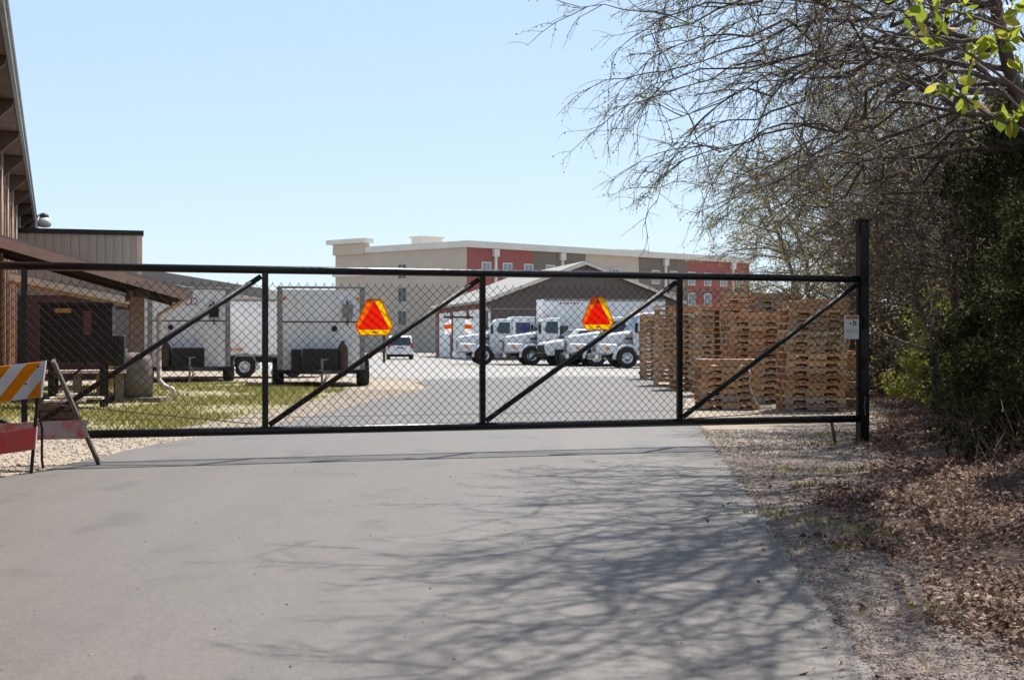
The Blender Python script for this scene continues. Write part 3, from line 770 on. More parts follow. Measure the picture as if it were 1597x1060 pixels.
bn = thing('work_bench', 'low pale plank bench on stub legs behind the equipment cabinet', 'bench', (P(128, 530, 31.5).x, 31.5, 0), R(14))
mb = MB(); mb.box(-.75, .95, -.3, .3, .66, .73); mb.build('bench_top', M['cream'], bn)
for sx in (-.6, -.1, .4, .8):
    mb = MB(); mb.box(sx - .09, sx + .09, -.2, .2, 0, .66); mb.build('leg', M['concrete'], bn)
pb = thing('pier_drum', 'round grey brown concrete drum on a slab at the pier foot', 'concrete drum', (P(208, 530, 32.3).x, 32.3, 0))
mb = MB(); mb.lathe([(.43, .1), (.44, .6), (.42, .95), (.4, 1.0), (.3, 1.1), (.05, 1.12)], (0, 0, 0), (0, 0, 1), 28); mb.build('drum', M['concrete'], pb, True)
mb = MB(); mb.box(-.6, .75, -.5, .5, -.02, .1); mb.build('slab', M['concrete'], pb, bevel=.01)
mb = MB(); mb.box(-.5, -.12, -.35, -.02, 1.06, 1.2); mb.build('lid_block', M['grey_paint'], pb, bevel=.01)
cr = thing('dark_crate', 'dark timber crate on the grass behind the barricade', 'crate', (P(92, 530, 22.6).x, 22.6, 0), R(9))
mb = MB(); mb.box(-.27, .27, -.25, .25, .0, .41)
mb.build('box', M['dark_metal'], cr, bevel=.015)
mb = MB()
for i in range(3): mb.box(-.29, .29, -.27, -.252, .03 + i * .13, .13 + i * .13)
mb.build('slats', M['rust'], cr)
pk = MB(); pk.box(-.3, .34, -.2, .02, .0, .035, Matrix.Rotation(R(6), 4, 'Z')); pk.box(-.22, .6, -.05, .16, .037, .075, Matrix.Rotation(R(-4), 4, 'Z')); pk.box(-.1, .28, -.12, .1, .078, .13)
o = tag(pk.build('plank_pile', M['cream']), 'short pale offcut planks piled on the dark crate', 'planks'); o.location = (P(100, 530, 22.6).x, 22.6, .412); o.rotation_euler = (0, 0, R(9))

# ------------------------------------------------------------------ trailers
def wheel(name, parent, x, y, r, w_, side, rim=.56, simple=False, rimmat='chrome'):
    """wheel with its axle along y; side is the outward direction"""
    mb = MB(); prof = [(r * rim, -w_ / 2), (r * .93, -w_ / 2), (r, -w_ / 2 + .035), (r, w_ / 2 - .035), (r * .93, w_ / 2), (r * rim, w_ / 2), (r * rim, -w_ / 2)]
    mb.lathe(prof, (0, 0, 0), (0, side, 0), 26)
    t = mb.build('tyre', M['tyre'], None, True)
    t.name = name; t.parent = parent; t.location = (x, y, r)
    mb = MB(); rr = r * rim
    mb.lathe([(rr, -w_ / 2 + .02), (rr, w_ / 2 - .012), (rr * .9, w_ / 2 + .005), (rr * .82, w_ / 2 - .03), (rr * .45, w_ / 2 - .05), (rr * .36, w_ / 2 + .03), (rr * .2, w_ / 2 + .045), (.001, w_ / 2 + .045)], (0, 0, 0), (0, side, 0), 22)
    rmo = mb.build('rim', M[rimmat], t, True)
    mb = MB()
    for k in range(8):
        a = k * math.pi / 4; c = Vector((math.cos(a) * rr * .63, side * (w_ / 2 - .041), math.sin(a) * rr * .63))
        mb.lathe([(rr * .13, -.004), (rr * .13, .004), (.001, .004)], c, (0, side, 0), 8)
    mb.build('hand_hole', M['tyre'], t)
    return t

def box_trailer(px0, px1, D, top, label, texted):
    s = D / F; X0 = (px0 - CX) * s; X1 = (px1 - CX) * s; wd = X1 - X0; H = top
    tr = thing('box_trailer', label, 'trailer', ((X0 + X1) / 2, D, 0), R(13.5 if texted else 8.6), 'white box trailers parked on the lawn')
    h = wd / 2; z0 = .5; Lb = 5.2
    mb = MB(); mb.box(-h + .06, h - .06, .02, Lb, z0, H - .04); mb.build('box_body', M['white_panel'], tr)
    for sx in (-1, 1):
        mb = MB(); mb.box(sx * h - (.16 if sx > 0 else 0), sx * h + (0 if sx > 0 else .16), -.01, .14, z0, H); mb.build('corner_post', M['alum'], tr, bevel=.02)
    mb = MB(); mb.box(-h, h, -.015, .1, H - .001, H + .07); mb.box(-h, -h + .08, .1, Lb, H - .001, H + .05); mb.box(h - .08, h, .1, Lb, H - .001, H + .05); mb.build('top_rail', M['alum'], tr, bevel=.015)
    mb = MB(); mb.box(-h + .165, h - .165, -.004, .015, H * .655, H * .655 + .03); mb.build('seam_strip', M['dark_metal'], tr)
    mb = MB(); mb.lathe([(.09, 0), (.09, .03), (.06, .04), (.001, .04)], (h * .3 if not texted else -h * .45, .015, H * .59), (0, -1, 0), 16); mb.build('vent', M['dark_metal'], tr)
    for sx in (-1, 1):
        mb = MB(); mb.lathe([(.05, 0), (.05, .02), (.02, .04), (.001, .04)], (sx * (h - .22), .015, H - .3), (0, -1, 0), 12); mb.build('marker_light', M['amber'], tr, True)
    # tool boxes and gas bottle on the drawbar
    mb = MB(); mb.box(-h * .42, h * .36, -.75, -.05, .46, 1.14); mb.build('tool_box', M['tyre'], tr, bevel=.03)
    mb = MB(); mb.box(-h * .68, -h * .45, -.5, -.05, .46, 1.12); mb.build('battery_box', M['tyre'], tr, bevel=.02)
    mb = MB(); mb.lathe([(.001, 0), (.15, .02), (.16, .1), (.16, .62), (.12, .74), (.06, .8), (.05, .88), (.001, .88)], (h * .48 if not texted else -h * .55, -.4, .5), (0, 0, 1), 16); mb.build('gas_bottle', M['rust'], tr, True)
    mb = MB(); mb.box(h * .05, h * .32, -.006, .014, H * .72, H * .86) if False else None
    mb = MB(); mb.box(h * .48, h * .72, -.12, .01, H * .70, H * .84); mb.build('equipment_box', M['dark_metal'] if texted else M['grey_paint'], tr, bevel=.01)
    mb = MB(); mb.tube([(h * .6, -.06, H * .70), (h * .6, -.05, H * .62)], .02, 6); mb.tube([(h * .6, -.05, H * .84), (h * .58, -.05, H * .88)], .025, 6); mb.build('cable', M['dark_metal'], tr)
    # drawbar, jack, axle
    mb = MB(); mb.beam((-h * .7, 0, .45), (-.06, -1.5, .45), .1, .1); mb.beam((h * .7, 0, .45), (.06, -1.5, .45), .1, .1); mb.box(-h, h, -.02, .1, .4, .499); mb.build('drawbar', M['dark_metal'], tr)
    mb = MB(); mb.tube([(0, -1.2, .02), (0, -1.2, .85)], .035, 8); mb.box(-.09, .09, -1.29, -1.11, 0, .02); mb.tube([(0, -1.2, .8), (.2, -1.2, .84)], .015, 6); mb.build('jack', M['alum'], tr)
    mb = MB(); mb.tube([(-.1, -1.45, .5), (.04, -1.62, .52), (.12, -1.6, .35), (.05, -1.3, .15), (.2, -.9, .3)], .02, 6); mb.build('hitch_chain', M['alum'], tr)
    for sx in (-1, 1):
        for yy in (1.9, 2.75):
            wheel('wheel', tr, 0, 0, .40, .34, 1, simple=True, rimmat='white_panel')
            wv = tr.children[-1]; wv.location = (sx * (h - .02), yy - 1.2, .40); wv.rotation_euler = (0, 0, R(90) * (-sx))
        mb = MB(); mb.box(sx * h - .2, sx * h + .18, .1, 2.2, .84, .87); mb.build('mudguard', M['dark_metal'], tr)
    mb = MB(); mb.box(-h, h, .8, 3.4, .36, .42); mb.build('axle_frame', M['dark_metal'], tr)
    return tr, h, H
tr2, h, H = box_trailer(433, 569, 42.6, 2.95, 'white box trailer with grey corner posts behind the left triangle', False)
tr1, h, H = box_trailer(232, 358, 47.5, 3.1, 'white box trailer with faded red lettering beside the canopy pier', True)
# lettering
def text_mesh(body, size, mt, parent, loc, rot, name='lettering', depth=.002):
    cu = bpy.data.curves.new(name, 'FONT'); cu.body = body; cu.size = size; cu.extrude = depth; cu.align_x = 'LEFT'
    tmp = bpy.data.objects.new(name, cu); COL.objects.link(tmp)
    dg = bpy.context.evaluated_depsgraph_get(); me = bpy.data.meshes.new_from_object(tmp.evaluated_get(dg))
    bpy.data.objects.remove(tmp); me.materials.clear(); me.materials.append(mt)
    o = bpy.data.objects.new(name, me); COL.objects.link(o); o.parent = parent; o.location = loc; o.rotation_euler = rot
    return o
text_mesh('ELD', .36, M['red_letter'], tr1, (-h * .45 + .28, .012, H - .52), (R(90), 0, 0))
# long trailer seen from the side
D = 53.; s = D / F
tr3 = thing('long_trailer', 'long white trailer seen side on between the two box trailers', 'trailer', (-9.3, D, 0), R(2))
mb = MB(); mb.box(-3.5, 2.2, 0, 2.4, .82, 2.92); mb.build('box_body', M['white_panel'], tr3, bevel=.03)
mb = MB(); mb.box(-3.5, 2.2, -.015, -.001, 2.84, 2.93); mb.box(-3.5, 2.2, -.03, -.001, .78, .86); mb.build('side_rail', M['alum'], tr3)
mb = MB(); mb.box(-3.4, 2.1, .2, 2.2, .55, .8); mb.build('chassis', M['dark_metal'], tr3)
for x in (-.75, 1.05):
    wheel('wheel', tr3, x, .15, .39, .26, -1, rimmat='white_panel')
    mb = MB(); mb.tube([(x + .47 * math.cos(a), .0, .42 + .47 * math.sin(a)) for a in [R(d) for d in range(5, 180, 17)]], .03, 6); mb.build('mudguard', M['alum'], tr3)
for x in (-1.35, -.95, -1.6):
    mb = MB(); mb.box(x - .14, x + .14, -.024, -.016, 1.0, 1.1); mb.build('side_marker', M['amber'], tr3)
# ------------------------------------------------------------------ trucks: local +x is forward, origin under the front axle
def rrect(x, hw, zb, zt, r, tw=1.0, n=4):
    pts = [(-hw, zb), (hw, zb)]
    for k in range(n + 1):
        a = math.pi / 2 * k / n; pts.append((hw * tw - r + r * math.cos(a), zt - r + r * math.sin(a)))
    for k in range(n + 1):
        a = math.pi / 2 + math.pi / 2 * k / n; pts.append((-hw * tw + r + r * math.cos(a), zt - r + r * math.sin(a)))
    return [Vector((x, y, z)) for y, z in pts]

def truck(label, px, D, yaw, crew=False, box=None, sc=1.0, dark_wheel=True, cabh=2.6, stack_=False, flat=False):
    t = thing('white_truck', label, 'truck', (P(px, 530, D).x, D + 1.0, 0), math.pi + yaw, 'white work trucks parked in a row')
    t.scale = (sc, sc, sc)
    W = M['white_paint']
    # hood
    mb = MB()
    mb.loft([rrect(1.42, .62, .72, 1.48, .16, .9), rrect(1.36, .70, .66, 1.60, .18, .9), rrect(.9, .80, .66, 1.68, .18, .88), rrect(.2, .90, .9, 1.78, .18, .86), rrect(-.32, .98, .9, 1.86, .16, .86)])
    hood = mb.build('hood', W, t, True)
    hood.modifiers.new('wn', 'WEIGHTED_NORMAL')
    mb = MB(); mb.box(1.425, 1.455, -.45, .45, .78, 1.40); gr = mb.build('grille', M['chrome'], t, bevel=.02)
    mb = MB()
    for k in range(5): mb.box(1.456, 1.462, -.41, .41, .83 + k * .11, .90 + k * .11)
    mb.build('grille_slot', M['dark_metal'], gr)
    mb = MB(); mb.loft([rrect(1.45, 1.02, .42, .72, .05), rrect(1.62, .95, .44, .70, .05)]); mb.build('bumper', M['chrome'] if not flat else M['white_paint'], t, bevel=.02)
    for sy in (-1, 1):
        # bulging fender with arch
        mb = MB(); pts_o = []; 
        ring = []
        for k in range(13):
            a = R(-8 + 196 * k / 12); ring.append(a)
        rings = []
        for yy, ro in ((.70, .66), (.98, .70), (1.12, .66), (1.15, .6)):
            rings.append((yy, ro))
        vs = []; fs = []
        for a in ring:
            for yy, ro in rings + [(1.13, .565), (.7, .565)]:
                vs.append(Vector((math.cos(a) * ro * 1.04, sy * yy, .52 + math.sin(a) * ro)))
        nn = len(rings) + 2
        for k in range(len(ring) - 1):
            for j in range(nn): fs.append((k * nn + j, k * nn + (j + 1) % nn, (k + 1) * nn + (j + 1) % nn, (k + 1) * nn + j))
        fs.append(tuple(range(nn))); fs.append(tuple(range((len(ring) - 1) * nn, len(ring) * nn)))
        mb.add(vs, fs); mb.build('fender', W, t, True)
        mb = MB(); mb.loft([[Vector((1.38, sy * .66, .74)), Vector((1.38, sy * .99, .74)), Vector((1.38, sy * .9, 1.2)), Vector((1.38, sy * .66, 1.24))], [Vector((.5, sy * .66, .74)), Vector((.5, sy * 1.12, .74)), Vector((.5, sy * 1.06, 1.15)), Vector((.5, sy * .7, 1.3))]]); mb.build('fender_nose', W, t, bevel=.05)
        mb = MB(); mb.box(1.3, 1.395, sy * .84 - .11, sy * .84 + .11, .88, 1.08); mb.build('headlight', M['clear_lens'], t, bevel=.03)
        mb = MB(); mb.box(.92, 1.12, sy * 1.065 - .02, sy * 1.065 + .02, .93, 1.07); mb.build('turn_signal', M['amber'], t, bevel=.02)
        mb = MB(); mb.box(-.3, .1, sy * .955 - .03, sy * .955 + .02, 1.42, 1.52); mb.build('hood_vent', M['dark_metal'], t, bevel=.02)
        wheel('wheel', t, 0, sy * .98, .51, .27, sy)
        # mirror
        mb = MB(); mb.tube([(-.5, sy * 1.05, 1.95), (-.38, sy * 1.3, 2.0)], .02, 6); mb.box(-.46, -.34, sy * 1.3 - .1, sy * 1.3 + .1, 1.75, 2.25); mb.build('mirror', M['dark_metal'], t, bevel=.02)
    # black block between the fenders stands in for the shade in the wheel wells
    mb = MB(); mb.box(-.6, .62, -.69, .69, .35, 1.05); mb.build('wheel_well_fill', M['tyre'], t)
    # cab: side profile with tumblehome
    xb = -1.62
    prof = [(-.34, .62), (-.30, 1.86), (-.72, cabh - .12), (-.85, cabh), (xb, cabh + .03), (xb, .62)]
    def cabw(z): return 1.05 if z < 1.8 else 1.05 - (z - 1.8) * .16
    mb = MB(); n = len(prof)
    vs = [Vector((x, -cabw(z), z)) for x, z in prof] + [Vector((x, cabw(z), z)) for x, z in prof]
    mb.add(vs, [tuple(range(n)), tuple(range(n, 2 * n))[::-1]] + [(i, (i + 1) % n, n + (i + 1) % n, n + i) for i in range(n)])
    cab = mb.build('cab', W, t, bevel=.06, seg=3)
    # windshield
    a = Vector((-.315, 0, 1.90)); b_ = Vector((-.70, 0, cabh - .17)); nn = Vector((b_.z - a.z, 0, -(b_.x - a.x))).normalized() * .012
    mb = MB(); mb.loft([[a + nn + Vector((0, y, 0)) for y in (-.86, .86)] + [a + Vector((0, y, 0)) for y in (.86, -.86)], [b_ + nn + Vector((0, y, 0)) for y in (-.78, .78)] + [b_ + Vector((0, y, 0)) for y in (.78, -.78)]]); mb.build('windshield', M['glass'], t)
    for sy in (-1, 1):
        pts = [(-.72, 1.9), (-.88, cabh - .2), (-1.48, cabh - .2), (-1.48, 1.78), (-.9, 1.78)]
        mb = MB(); vs = [Vector((x, sy * (cabw(z) + .008), z)) for x, z in pts] + [Vector((x, sy * (cabw(z) - .02), z)) for x, z in pts]; k = len(pts)
        mb.add(vs, [tuple(range(k)), tuple(range(k, 2 * k))] + [(i, (i + 1) % k, k + (i + 1) % k, k + i) for i in range(k)])
        mb.build('side_window', M['glass'], t)
        mb = MB(); mb.box(-1.56, -1.553, sy * 1.055 - .003, sy * 1.055 + .003, .75, 1.8); mb.box(-.62, -.613, sy * 1.055 - .003, sy * 1.055 + .003, .75, 1.8); mb.build('door_gap', M['dark_metal'], t)
        mb = MB(); mb.box(-1.5, -1.36, sy * 1.06 - .02, sy * 1.06 + .02, 1.5, 1.56); mb.build('door_handle', M['dark_metal'], t)
        mb = MB()
        for q in range(3): mb.box(-1.3 + q * .17, -1.17 + q * .17, sy * 1.055 - .004, sy * 1.055 + .004, 1.3 + .03 * (q % 2), 1.4 + .03 * (q % 2))
        mb.build('door_lettering', M['red_letter'], t)
        mb = MB(); mb.box(-1.5, -.62, sy * .95 - .15, sy * .95 + .12, .38, .6); mb.build('step', M['alum'] if sy > 0 else M['alum'], t, bevel=.02)
        mb = MB(); mb.beam((-.62, sy * 1.1, .85), (-.78, sy * 1.1, .38), .05, .04); mb.build('mud_flap', M['white_panel'], t)
    for y in (-.5, -.2, 0, .2, .5):
        mb = MB(); mb.box(-.95, -.83, y - .04, y + .04, cabh + .005, cabh + .05); mb.build('roof_light', M['amber'], t)
    rear = xb
    if crew:
        rear = -2.95
        mb = MB(); mb.box(rear, xb - .002, -1.06, 1.06, .62, cabh + .14); mb.build('crew_body', W, t, bevel=.06)
        for sy in (-1, 1):
            mb = MB(); mb.box(rear + .3, rear + 1.15, sy * 1.06 - .008, sy * 1.06 + .008, 1.75, 2.4); mb.build('crew_window', M['blue_glass'], t)
    # chassis, rear wheels
    mb = MB(); mb.box(-7.2, .9, -.42, .42, .5, .78); mb.build('chassis', M['dark_metal'], t)
    mb = MB(); mb.lathe([(.28, 0), (.3, .03), (.3, .9), (.28, .93)], (rear - 1.0, .8, .62), (1, 0, 0), 16); mb.lathe([(.28, 0), (.3, .03), (.3, .9), (.28, .93)], (rear - 1.0, -.8, .62), (1, 0, 0), 16); mb.build('fuel_tank', M['alum'], t, True)
    for sy in (-1, 1):
        wheel('wheel', t, -5.3, sy * .88, .51, .5, sy)
    if stack_:
        mb = MB(); mb.tube([(rear - .15, -.85, .8), (rear - .15, -.85, cabh + .35), (rear - .2, -.85, cabh + .5)], .07, 10); mb.build('exhaust_stack', M['chrome'], t, True)
    if box:
        bl, bh = box
        mb = MB(); mb.box(rear - .45 - bl, rear - .45, -1.2, 1.2, .98, bh); bx_ = mb.build('cargo_box', M['white_panel'], t, bevel=.03)
        mb = MB()
        for sy in (-1, 1):
            mb.box(rear - .45 - bl, rear - .44, sy * 1.205 - .012, sy * 1.205 + .012, bh - .12, bh + .01); mb.box(rear - .45 - bl, rear - .44, sy * 1.205 - .012, sy * 1.205 + .012, .98, 1.1)
        mb.build('box_rail', M['alum'], bx_)
        mb = MB()
        for i in range(6):
            mb.box(rear - 1.4 - i * .2 - .12, rear - 1.4 - i * .2, 1.213, 1.219, bh - .3 + .02 * (i % 2), bh - .2)
        mb.build('box_lettering', M['red_letter'], bx_)
    else:
        mb = MB(); mb.box(-7.2, rear - .3, -1.15, 1.15, .95, 1.15); mb.box(rear - .4, rear - .3, -1.15, 1.15, 1.15, 2.2); mb.build('flat_bed', M['dark_metal'], t)
    return t
yw = R(9)
truck('white crew cab truck with dark blue rear window, farthest left of the parked row', 751, 80.5, yw, crew=True, box=(7.2, 3.75), stack_=False)
truck('white conventional truck with amber fender signal, second from left in the row', 825, 78.5, yw, stack_=False, cabh=2.62)
truck('white truck with bright steel wheel partly hidden behind the right triangle', 925, 74.5, yw, cabh=2.6)
truck('white truck with chrome wheel parked nearest the pallet stacks', 973, 69.8, yw, cabh=2.75, stack_=False)

# pickup between the trucks
def sideprof(mb, prof, w0, zt0, tum):
    n = len(prof); cw = lambda z: w0 if z < zt0 else w0 - (z - zt0) * tum
    vs = [Vector((x, -cw(z), z)) for x, z in prof] + [Vector((x, cw(z), z)) for x, z in prof]
    mb.add(vs, [tuple(range(n)), tuple(range(n, 2 * n))[::-1]] + [(i, (i + 1) % n, n + (i + 1) % n, n + i) for i in range(n)])
pu = thing('pickup_truck', 'white pickup parked between the larger white trucks', 'pickup', (P(872, 530, 76.5).x, 77.3, 0), math.pi + R(14))
mb = MB(); sideprof(mb, [(.95, .55), (1.0, 1.05), (.9, 1.25), (-.05, 1.42), (-.75, 1.98), (-2.6, 2.02), (-2.95, 1.45), (-4.6, 1.42), (-4.6, .55)], 1.0, 1.4, .25); mb.build('body', M['white_paint'], pu, bevel=.08, seg=3)
mb = MB(); mb.box(1.0, 1.035, -.7, .7, .72, 1.12); mb.build('grille', M['dark_metal'], pu, bevel=.02)
mb = MB(); mb.box(.9, 1.12, -.98, .98, .45, .68); mb.build('bumper', M['dark_metal'], pu, bevel=.04)
for sy in (-1, 1):
    mb = MB(); mb.box(.78, 1.03, sy * .86 - .13, sy * .86 + .135, .92, 1.13); mb.build('headlight', M['clear_lens'], pu, bevel=.03)
    cw = lambda z: 1.0 - max(0, z - 1.4) * .25 + .008
    pts = [(-.55, 1.48), (-.98, 1.9), (-1.6, 1.92), (-1.6, 1.48)]
    mb = MB(); vs = [Vector((x, sy * cw(z), z)) for x, z in pts] + [Vector((x, sy * (cw(z) - .03), z)) for x, z in pts]; mb.add(vs, [(0, 1, 2, 3), (4, 5, 6, 7), (0, 1, 5, 4), (1, 2, 6, 5), (2, 3, 7, 6), (3, 0, 4, 7)]); mb.build('side_window', M['glass'], pu)
    pts = [(-1.68, 1.48), (-1.68, 1.92), (-2.5, 1.93), (-2.7, 1.5)]
    mb = MB(); vs = [Vector((x, sy * cw(z), z)) for x, z in pts] + [Vector((x, sy * (cw(z) - .03), z)) for x, z in pts]; mb.add(vs, [(0, 1, 2, 3), (4, 5, 6, 7), (0, 1, 5, 4), (1, 2, 6, 5), (2, 3, 7, 6), (3, 0, 4, 7)]); mb.build('side_window', M['glass'], pu)
    for x in (0.05, -3.5): wheel('wheel', pu, x, sy * .9, .4, .24, sy, rimmat='alum')
    mb = MB(); mb.box(-.42, .52, sy * .99 - .03, sy * .99 + .016, .35, .9); mb.build('wheel_arch', M['tyre'], pu, bevel=.01)
a = Vector((-.1, 0, 1.46)); b_ = Vector((-.7, 0, 1.94)); nn = Vector((b_.z - a.z, 0, -(b_.x - a.x))).normalized() * .014
mb = MB(); mb.loft([[a + nn + Vector((0, y, 0)) for y in (-.88, .88)] + [a + Vector((0, y, 0)) for y in (.88, -.88)], [b_ + nn + Vector((0, y, 0)) for y in (-.76, .76)] + [b_ + Vector((0, y, 0)) for y in (.76, -.76)]]); mb.build('windshield', M['glass'], pu)

# minivan seen from behind: local +x is forward
vn = thing('minivan', 'silver white minivan seen from behind beside the hotel wall', 'minivan', (P(624, 530, 100).x, 100.3, 0), R(96))
mb = MB(); sideprof(mb, [(.0, .42), (-.04, .95), (.28, 1.62), (.5, 1.72), (2.4, 1.72), (3.5, 1.1), (4.6, .95), (4.7, .42)], .93, .95, .22); mb.build('body', M['white_panel'], vn, bevel=.09, seg=3)
a = Vector((-.02, 0, 1.02)); b_ = Vector((.26, 0, 1.58))
nn = Vector((-.9, 0, .4)).normalized() * .03
mb = MB(); mb.loft([[a + nn + Vector((0, y, 0)) for y in (-.76, .76)] + [a + Vector((0, y, 0)) for y in (.76, -.76)], [b_ + nn + Vector((0, y, 0)) for y in (-.66, .66)] + [b_ + Vector((0, y, 0)) for y in (.66, -.66)]]); mb.build('rear_window', M['glass'], vn)
for sy in (-1, 1):
    mb = MB(); mb.box(-.06, .1, sy * .82 - .1, sy * .82 + .1, .82, 1.2); mb.build('tail_light', M['red_lens'], vn, bevel=.02)
    for x in (.85, 3.7): wheel('wheel', vn, x, sy * .82, .33, .22, sy, rimmat='alum')
    mb = MB(); mb.prism([(.7, 1.1), (.85, 1.58), (2.3, 1.58), (3.1, 1.1)], lambda u, v, a: Vector((u, sy * (.935 - (v - .95) * .22) + a, v)), -.01, .01); mb.build('side_window', M['glass'], vn)
mb = MB(); mb.box(-.12, .02, -.9, .9, .38, .62); mb.build('bumper', M['white_panel'], vn, bevel=.04)
mb = MB(); mb.box(-.075, -.045, -.26, .26, .78, .9); mb.build('plate_recess', M['grey_paint'], vn)
mb = MB(); mb.box(.05, 2.2, -.8, .8, .2, .42); mb.build('underbody', M['tyre'], vn)
# thin post near the van
p = P(599, 562, 88)
bp = thing('bollard_post', 'thin dark brown post standing left of the minivan', 'post', (p.x, p.y, 0))
mb = MB(); mb.tube([(0, 0, 0), (0, 0, 2.3)], .085, 8); mb.build('shaft', M['rust'], bp)
mb = MB(); mb.lathe([(.13, 0), (.13, .05), (.03, .09), (.001, .09)], (0, 0, 2.3), (0, 0, 1), 10); mb.build('cap', M['rust'], bp)

# ------------------------------------------------------------------ brick garage with metal gable
C0 = Vector((-1.5, 99, 0)); gd = Vector((20, 4.3, 0)).normalized(); gback = Vector((-4.3, 20, 0)).normalized()
grr = math.atan2(gd.y, gd.x)
ga = thing('gable_garage', 'brown metal gabled garage with red brick side and white doors', 'building', C0, grr)
Wg, Lg, ez, az = 13.7, 24.5, 4.1, 6.8
M['brown_metal'] = ribbed('brown_ribbed', (.12, .083, .07), .45, 0, .03)
M['brick_dark'] = brick('red_brick', (.24, .085, .06), (.19, .065, .05), (.25, .2, .17))
mb = MB(); mb.prism([(0, 0), (Wg, 0), (Wg, ez), (Wg / 2, az), (0, ez)], yz, 0, .2); mb.build('gable_wall', M['brown_metal'], ga)
mb = MB(); mb.box(.0, .3, .203, Lg, 0, ez); mb.box(Wg - .3, Wg, .203, Lg, 0, ez); mb.build('side_wall', M['brick_dark'], ga)
mb = MB(); mb.prism([(-.55, ez - .1), (Wg / 2, az), (Wg + .55, ez - .1), (Wg + .55, ez + .1), (Wg / 2, az + .22), (-.55, ez + .1)], yz, -.35, Lg + .4); mb.build('roof', M['roof_metal'], ga)
mb = MB(); mb.prism([(-.6, ez - .14), (Wg / 2, az - .06), (Wg + .6, ez - .14), (Wg + .6, ez + .06), (Wg / 2, az + .16), (-.6, ez + .06)], yz, -.42, -.352); mb.build('rake_trim', M['cream'], ga)
for y, yl in ((3.0, 5.2), (9.6, 5.8), (17.0, 5.4)):
    mb = MB(); mb.box(-.02, -.001, y, y + yl, 0, 3.65); dr = mb.build('garage_door', M['white_panel'], ga)
    mb = MB()
    for k in range(1, 6): mb.box(-.026, -.021, y + .05, y + yl - .05, k * .6 - .015, k * .59 + .015)
    mb.build('panel_joint', M['grey_paint'], dr)
mb = MB(); mb.tube([(-.5, .3, ez), (-.3, .05, ez - .5), (-.1, -.1, ez - .7), (-.08, -.1, .2)], .09, 8); mb.build('downspout', M['white_panel'], ga, True)
mb = MB(); mb.box(-.05, 5.5, -.06, -.02, 3.55, 3.62); mb.build('trim_line', M['grey_paint'], ga)

# ------------------------------------------------------------------ hotel
K = Vector((-5.13, 160, 0)); hl = Vector((-16.3, 14, 0)).normalized(); hr = Vector((37.6, 34, 0)).normalized()
hrz = math.atan2(hr.y, hr.x)     # local x along the long facade, local y ~ into the building
ho = thing('hotel_building', 'four storey hotel with red, brown and beige panels behind the garage', 'building', K, hrz)
LR, LL, HH = 51., 22.0, 11.9
M['h_beige'] = paint('hotel_beige', (.5, .43, .36), (.46, .39, .325), .5, .8)
M['h_red'] = paint('hotel_red', (.3, .092, .086), (.27, .08, .075), .5, .8)  # red greyed a little, distance haze put into the colour
M['h_brown'] = paint('hotel_brown', (.18, .145, .12), (.16, .127, .106), .5, .8)
M['h_white'] = paint('hotel_white', (.68, .65, .6), (.6, .57, .53), .5, .7)
M['h_glass'] = glass('hotel_glass', (.12, .15, .18), .15)
inv = Matrix.Rotation(-hrz, 4, 'Z')
l2 = inv @ hl
def hx(px):
    """distance along the right facade seen at pixel column px"""
    k = (px - CX) / F; return (k * K.y - K.x) / (hr.x - k * hr.y)
def hy(px):
    k = (px - CX) / F; return (k * K.y - K.x) / (hl.x - k * hl.y)
mb = MB(); mb.prism([(0, 0), (LR, 0), (LR, 16), (l2.x * LL + 6, l2.y * LL), (l2.x * LL, l2.y * LL)], lambda u, v, a: Vector((u, v, a)), 0, HH); mb.build('wall', M['h_beige'], ho)
segs = [(728, 831, 'h_red'), (831, 912, 'h_brown'), (997, 1071, 'h_brown'), (1071, 1167, 'h_red')]
for a, b_, mt in segs:
    mb = MB(); mb.box(hx(a), hx(b_), -.12, -.005, .0, HH - .02); mb.build('colour_panel', M[mt], ho)
mb = MB(); mb.box(-.4, LR + .3, -.5, .3, HH, HH + .75); mb.build('cornice', M['h_white'], ho)
mb = MB(); mb.beam(Vector((0, 0, HH + .375)), Vector((l2.x * hy(572), l2.y * hy(572), HH + .375)), .7, .74); mb.build('cornice', M['h_white'], ho)
t0, t1 = hy(572), LL
mb = MB(); mb.beam(Vector((l2.x * t0, l2.y * t0, HH + .55)), Vector((l2.x * t1, l2.y * t1, HH + .55)), .9, 1.3); mb.build('tower_wall', M['h_beige'], ho)
mb = MB(); mb.beam(Vector((l2.x * (t0 - .3), l2.y * (t0 - .3), HH + 1.5)), Vector((l2.x * (t1 + .8), l2.y * (t1 + .8), HH + 1.5)), 1.7, .55); mb.build('tower_cap', M['h_white'], ho)
mb = MB(); mb.beam(Vector((l2.x * (t0 + .5), l2.y * (t0 + .5), 9.3)), Vector((l2.x * (t1 + .2), l2.y * (t1 + .2), 9.3)), .7, .3); mb.build('ledge', M['h_white'], ho)
for px in (771, 875, 1036, 1141):
    mb = MB(); x = hx(px); mb.box(x - .16, x + .16, -.36, -.121, 0, HH); mb.box(x - .4, x + .4, -.5, -.121, HH - .9, HH - .05); mb.build('downspout', M['h_white'], ho)
for px in (757, 790, 823, 857, 890, 926, 958, 1021, 1049, 1077, 1102, 1127, 1152):
    for fl in range(4):
        z = .35 + fl * 2.75; x = hx(px)
        mb = MB(); mb.box(x - .72, x + .72, -.2, -.122, z, z + 1.75); wn = mb.build('window', M['h_white'], ho)
        mb = MB(); mb.box(x - .6, x - .04, -.215, -.201, z + .12, z + 1.63); mb.box(x + .04, x + .6, -.215, -.201, z + .12, z + 1.63); mb.build('pane', M['h_glass'], wn)
nl = Vector((-l2.y, l2.x, 0));
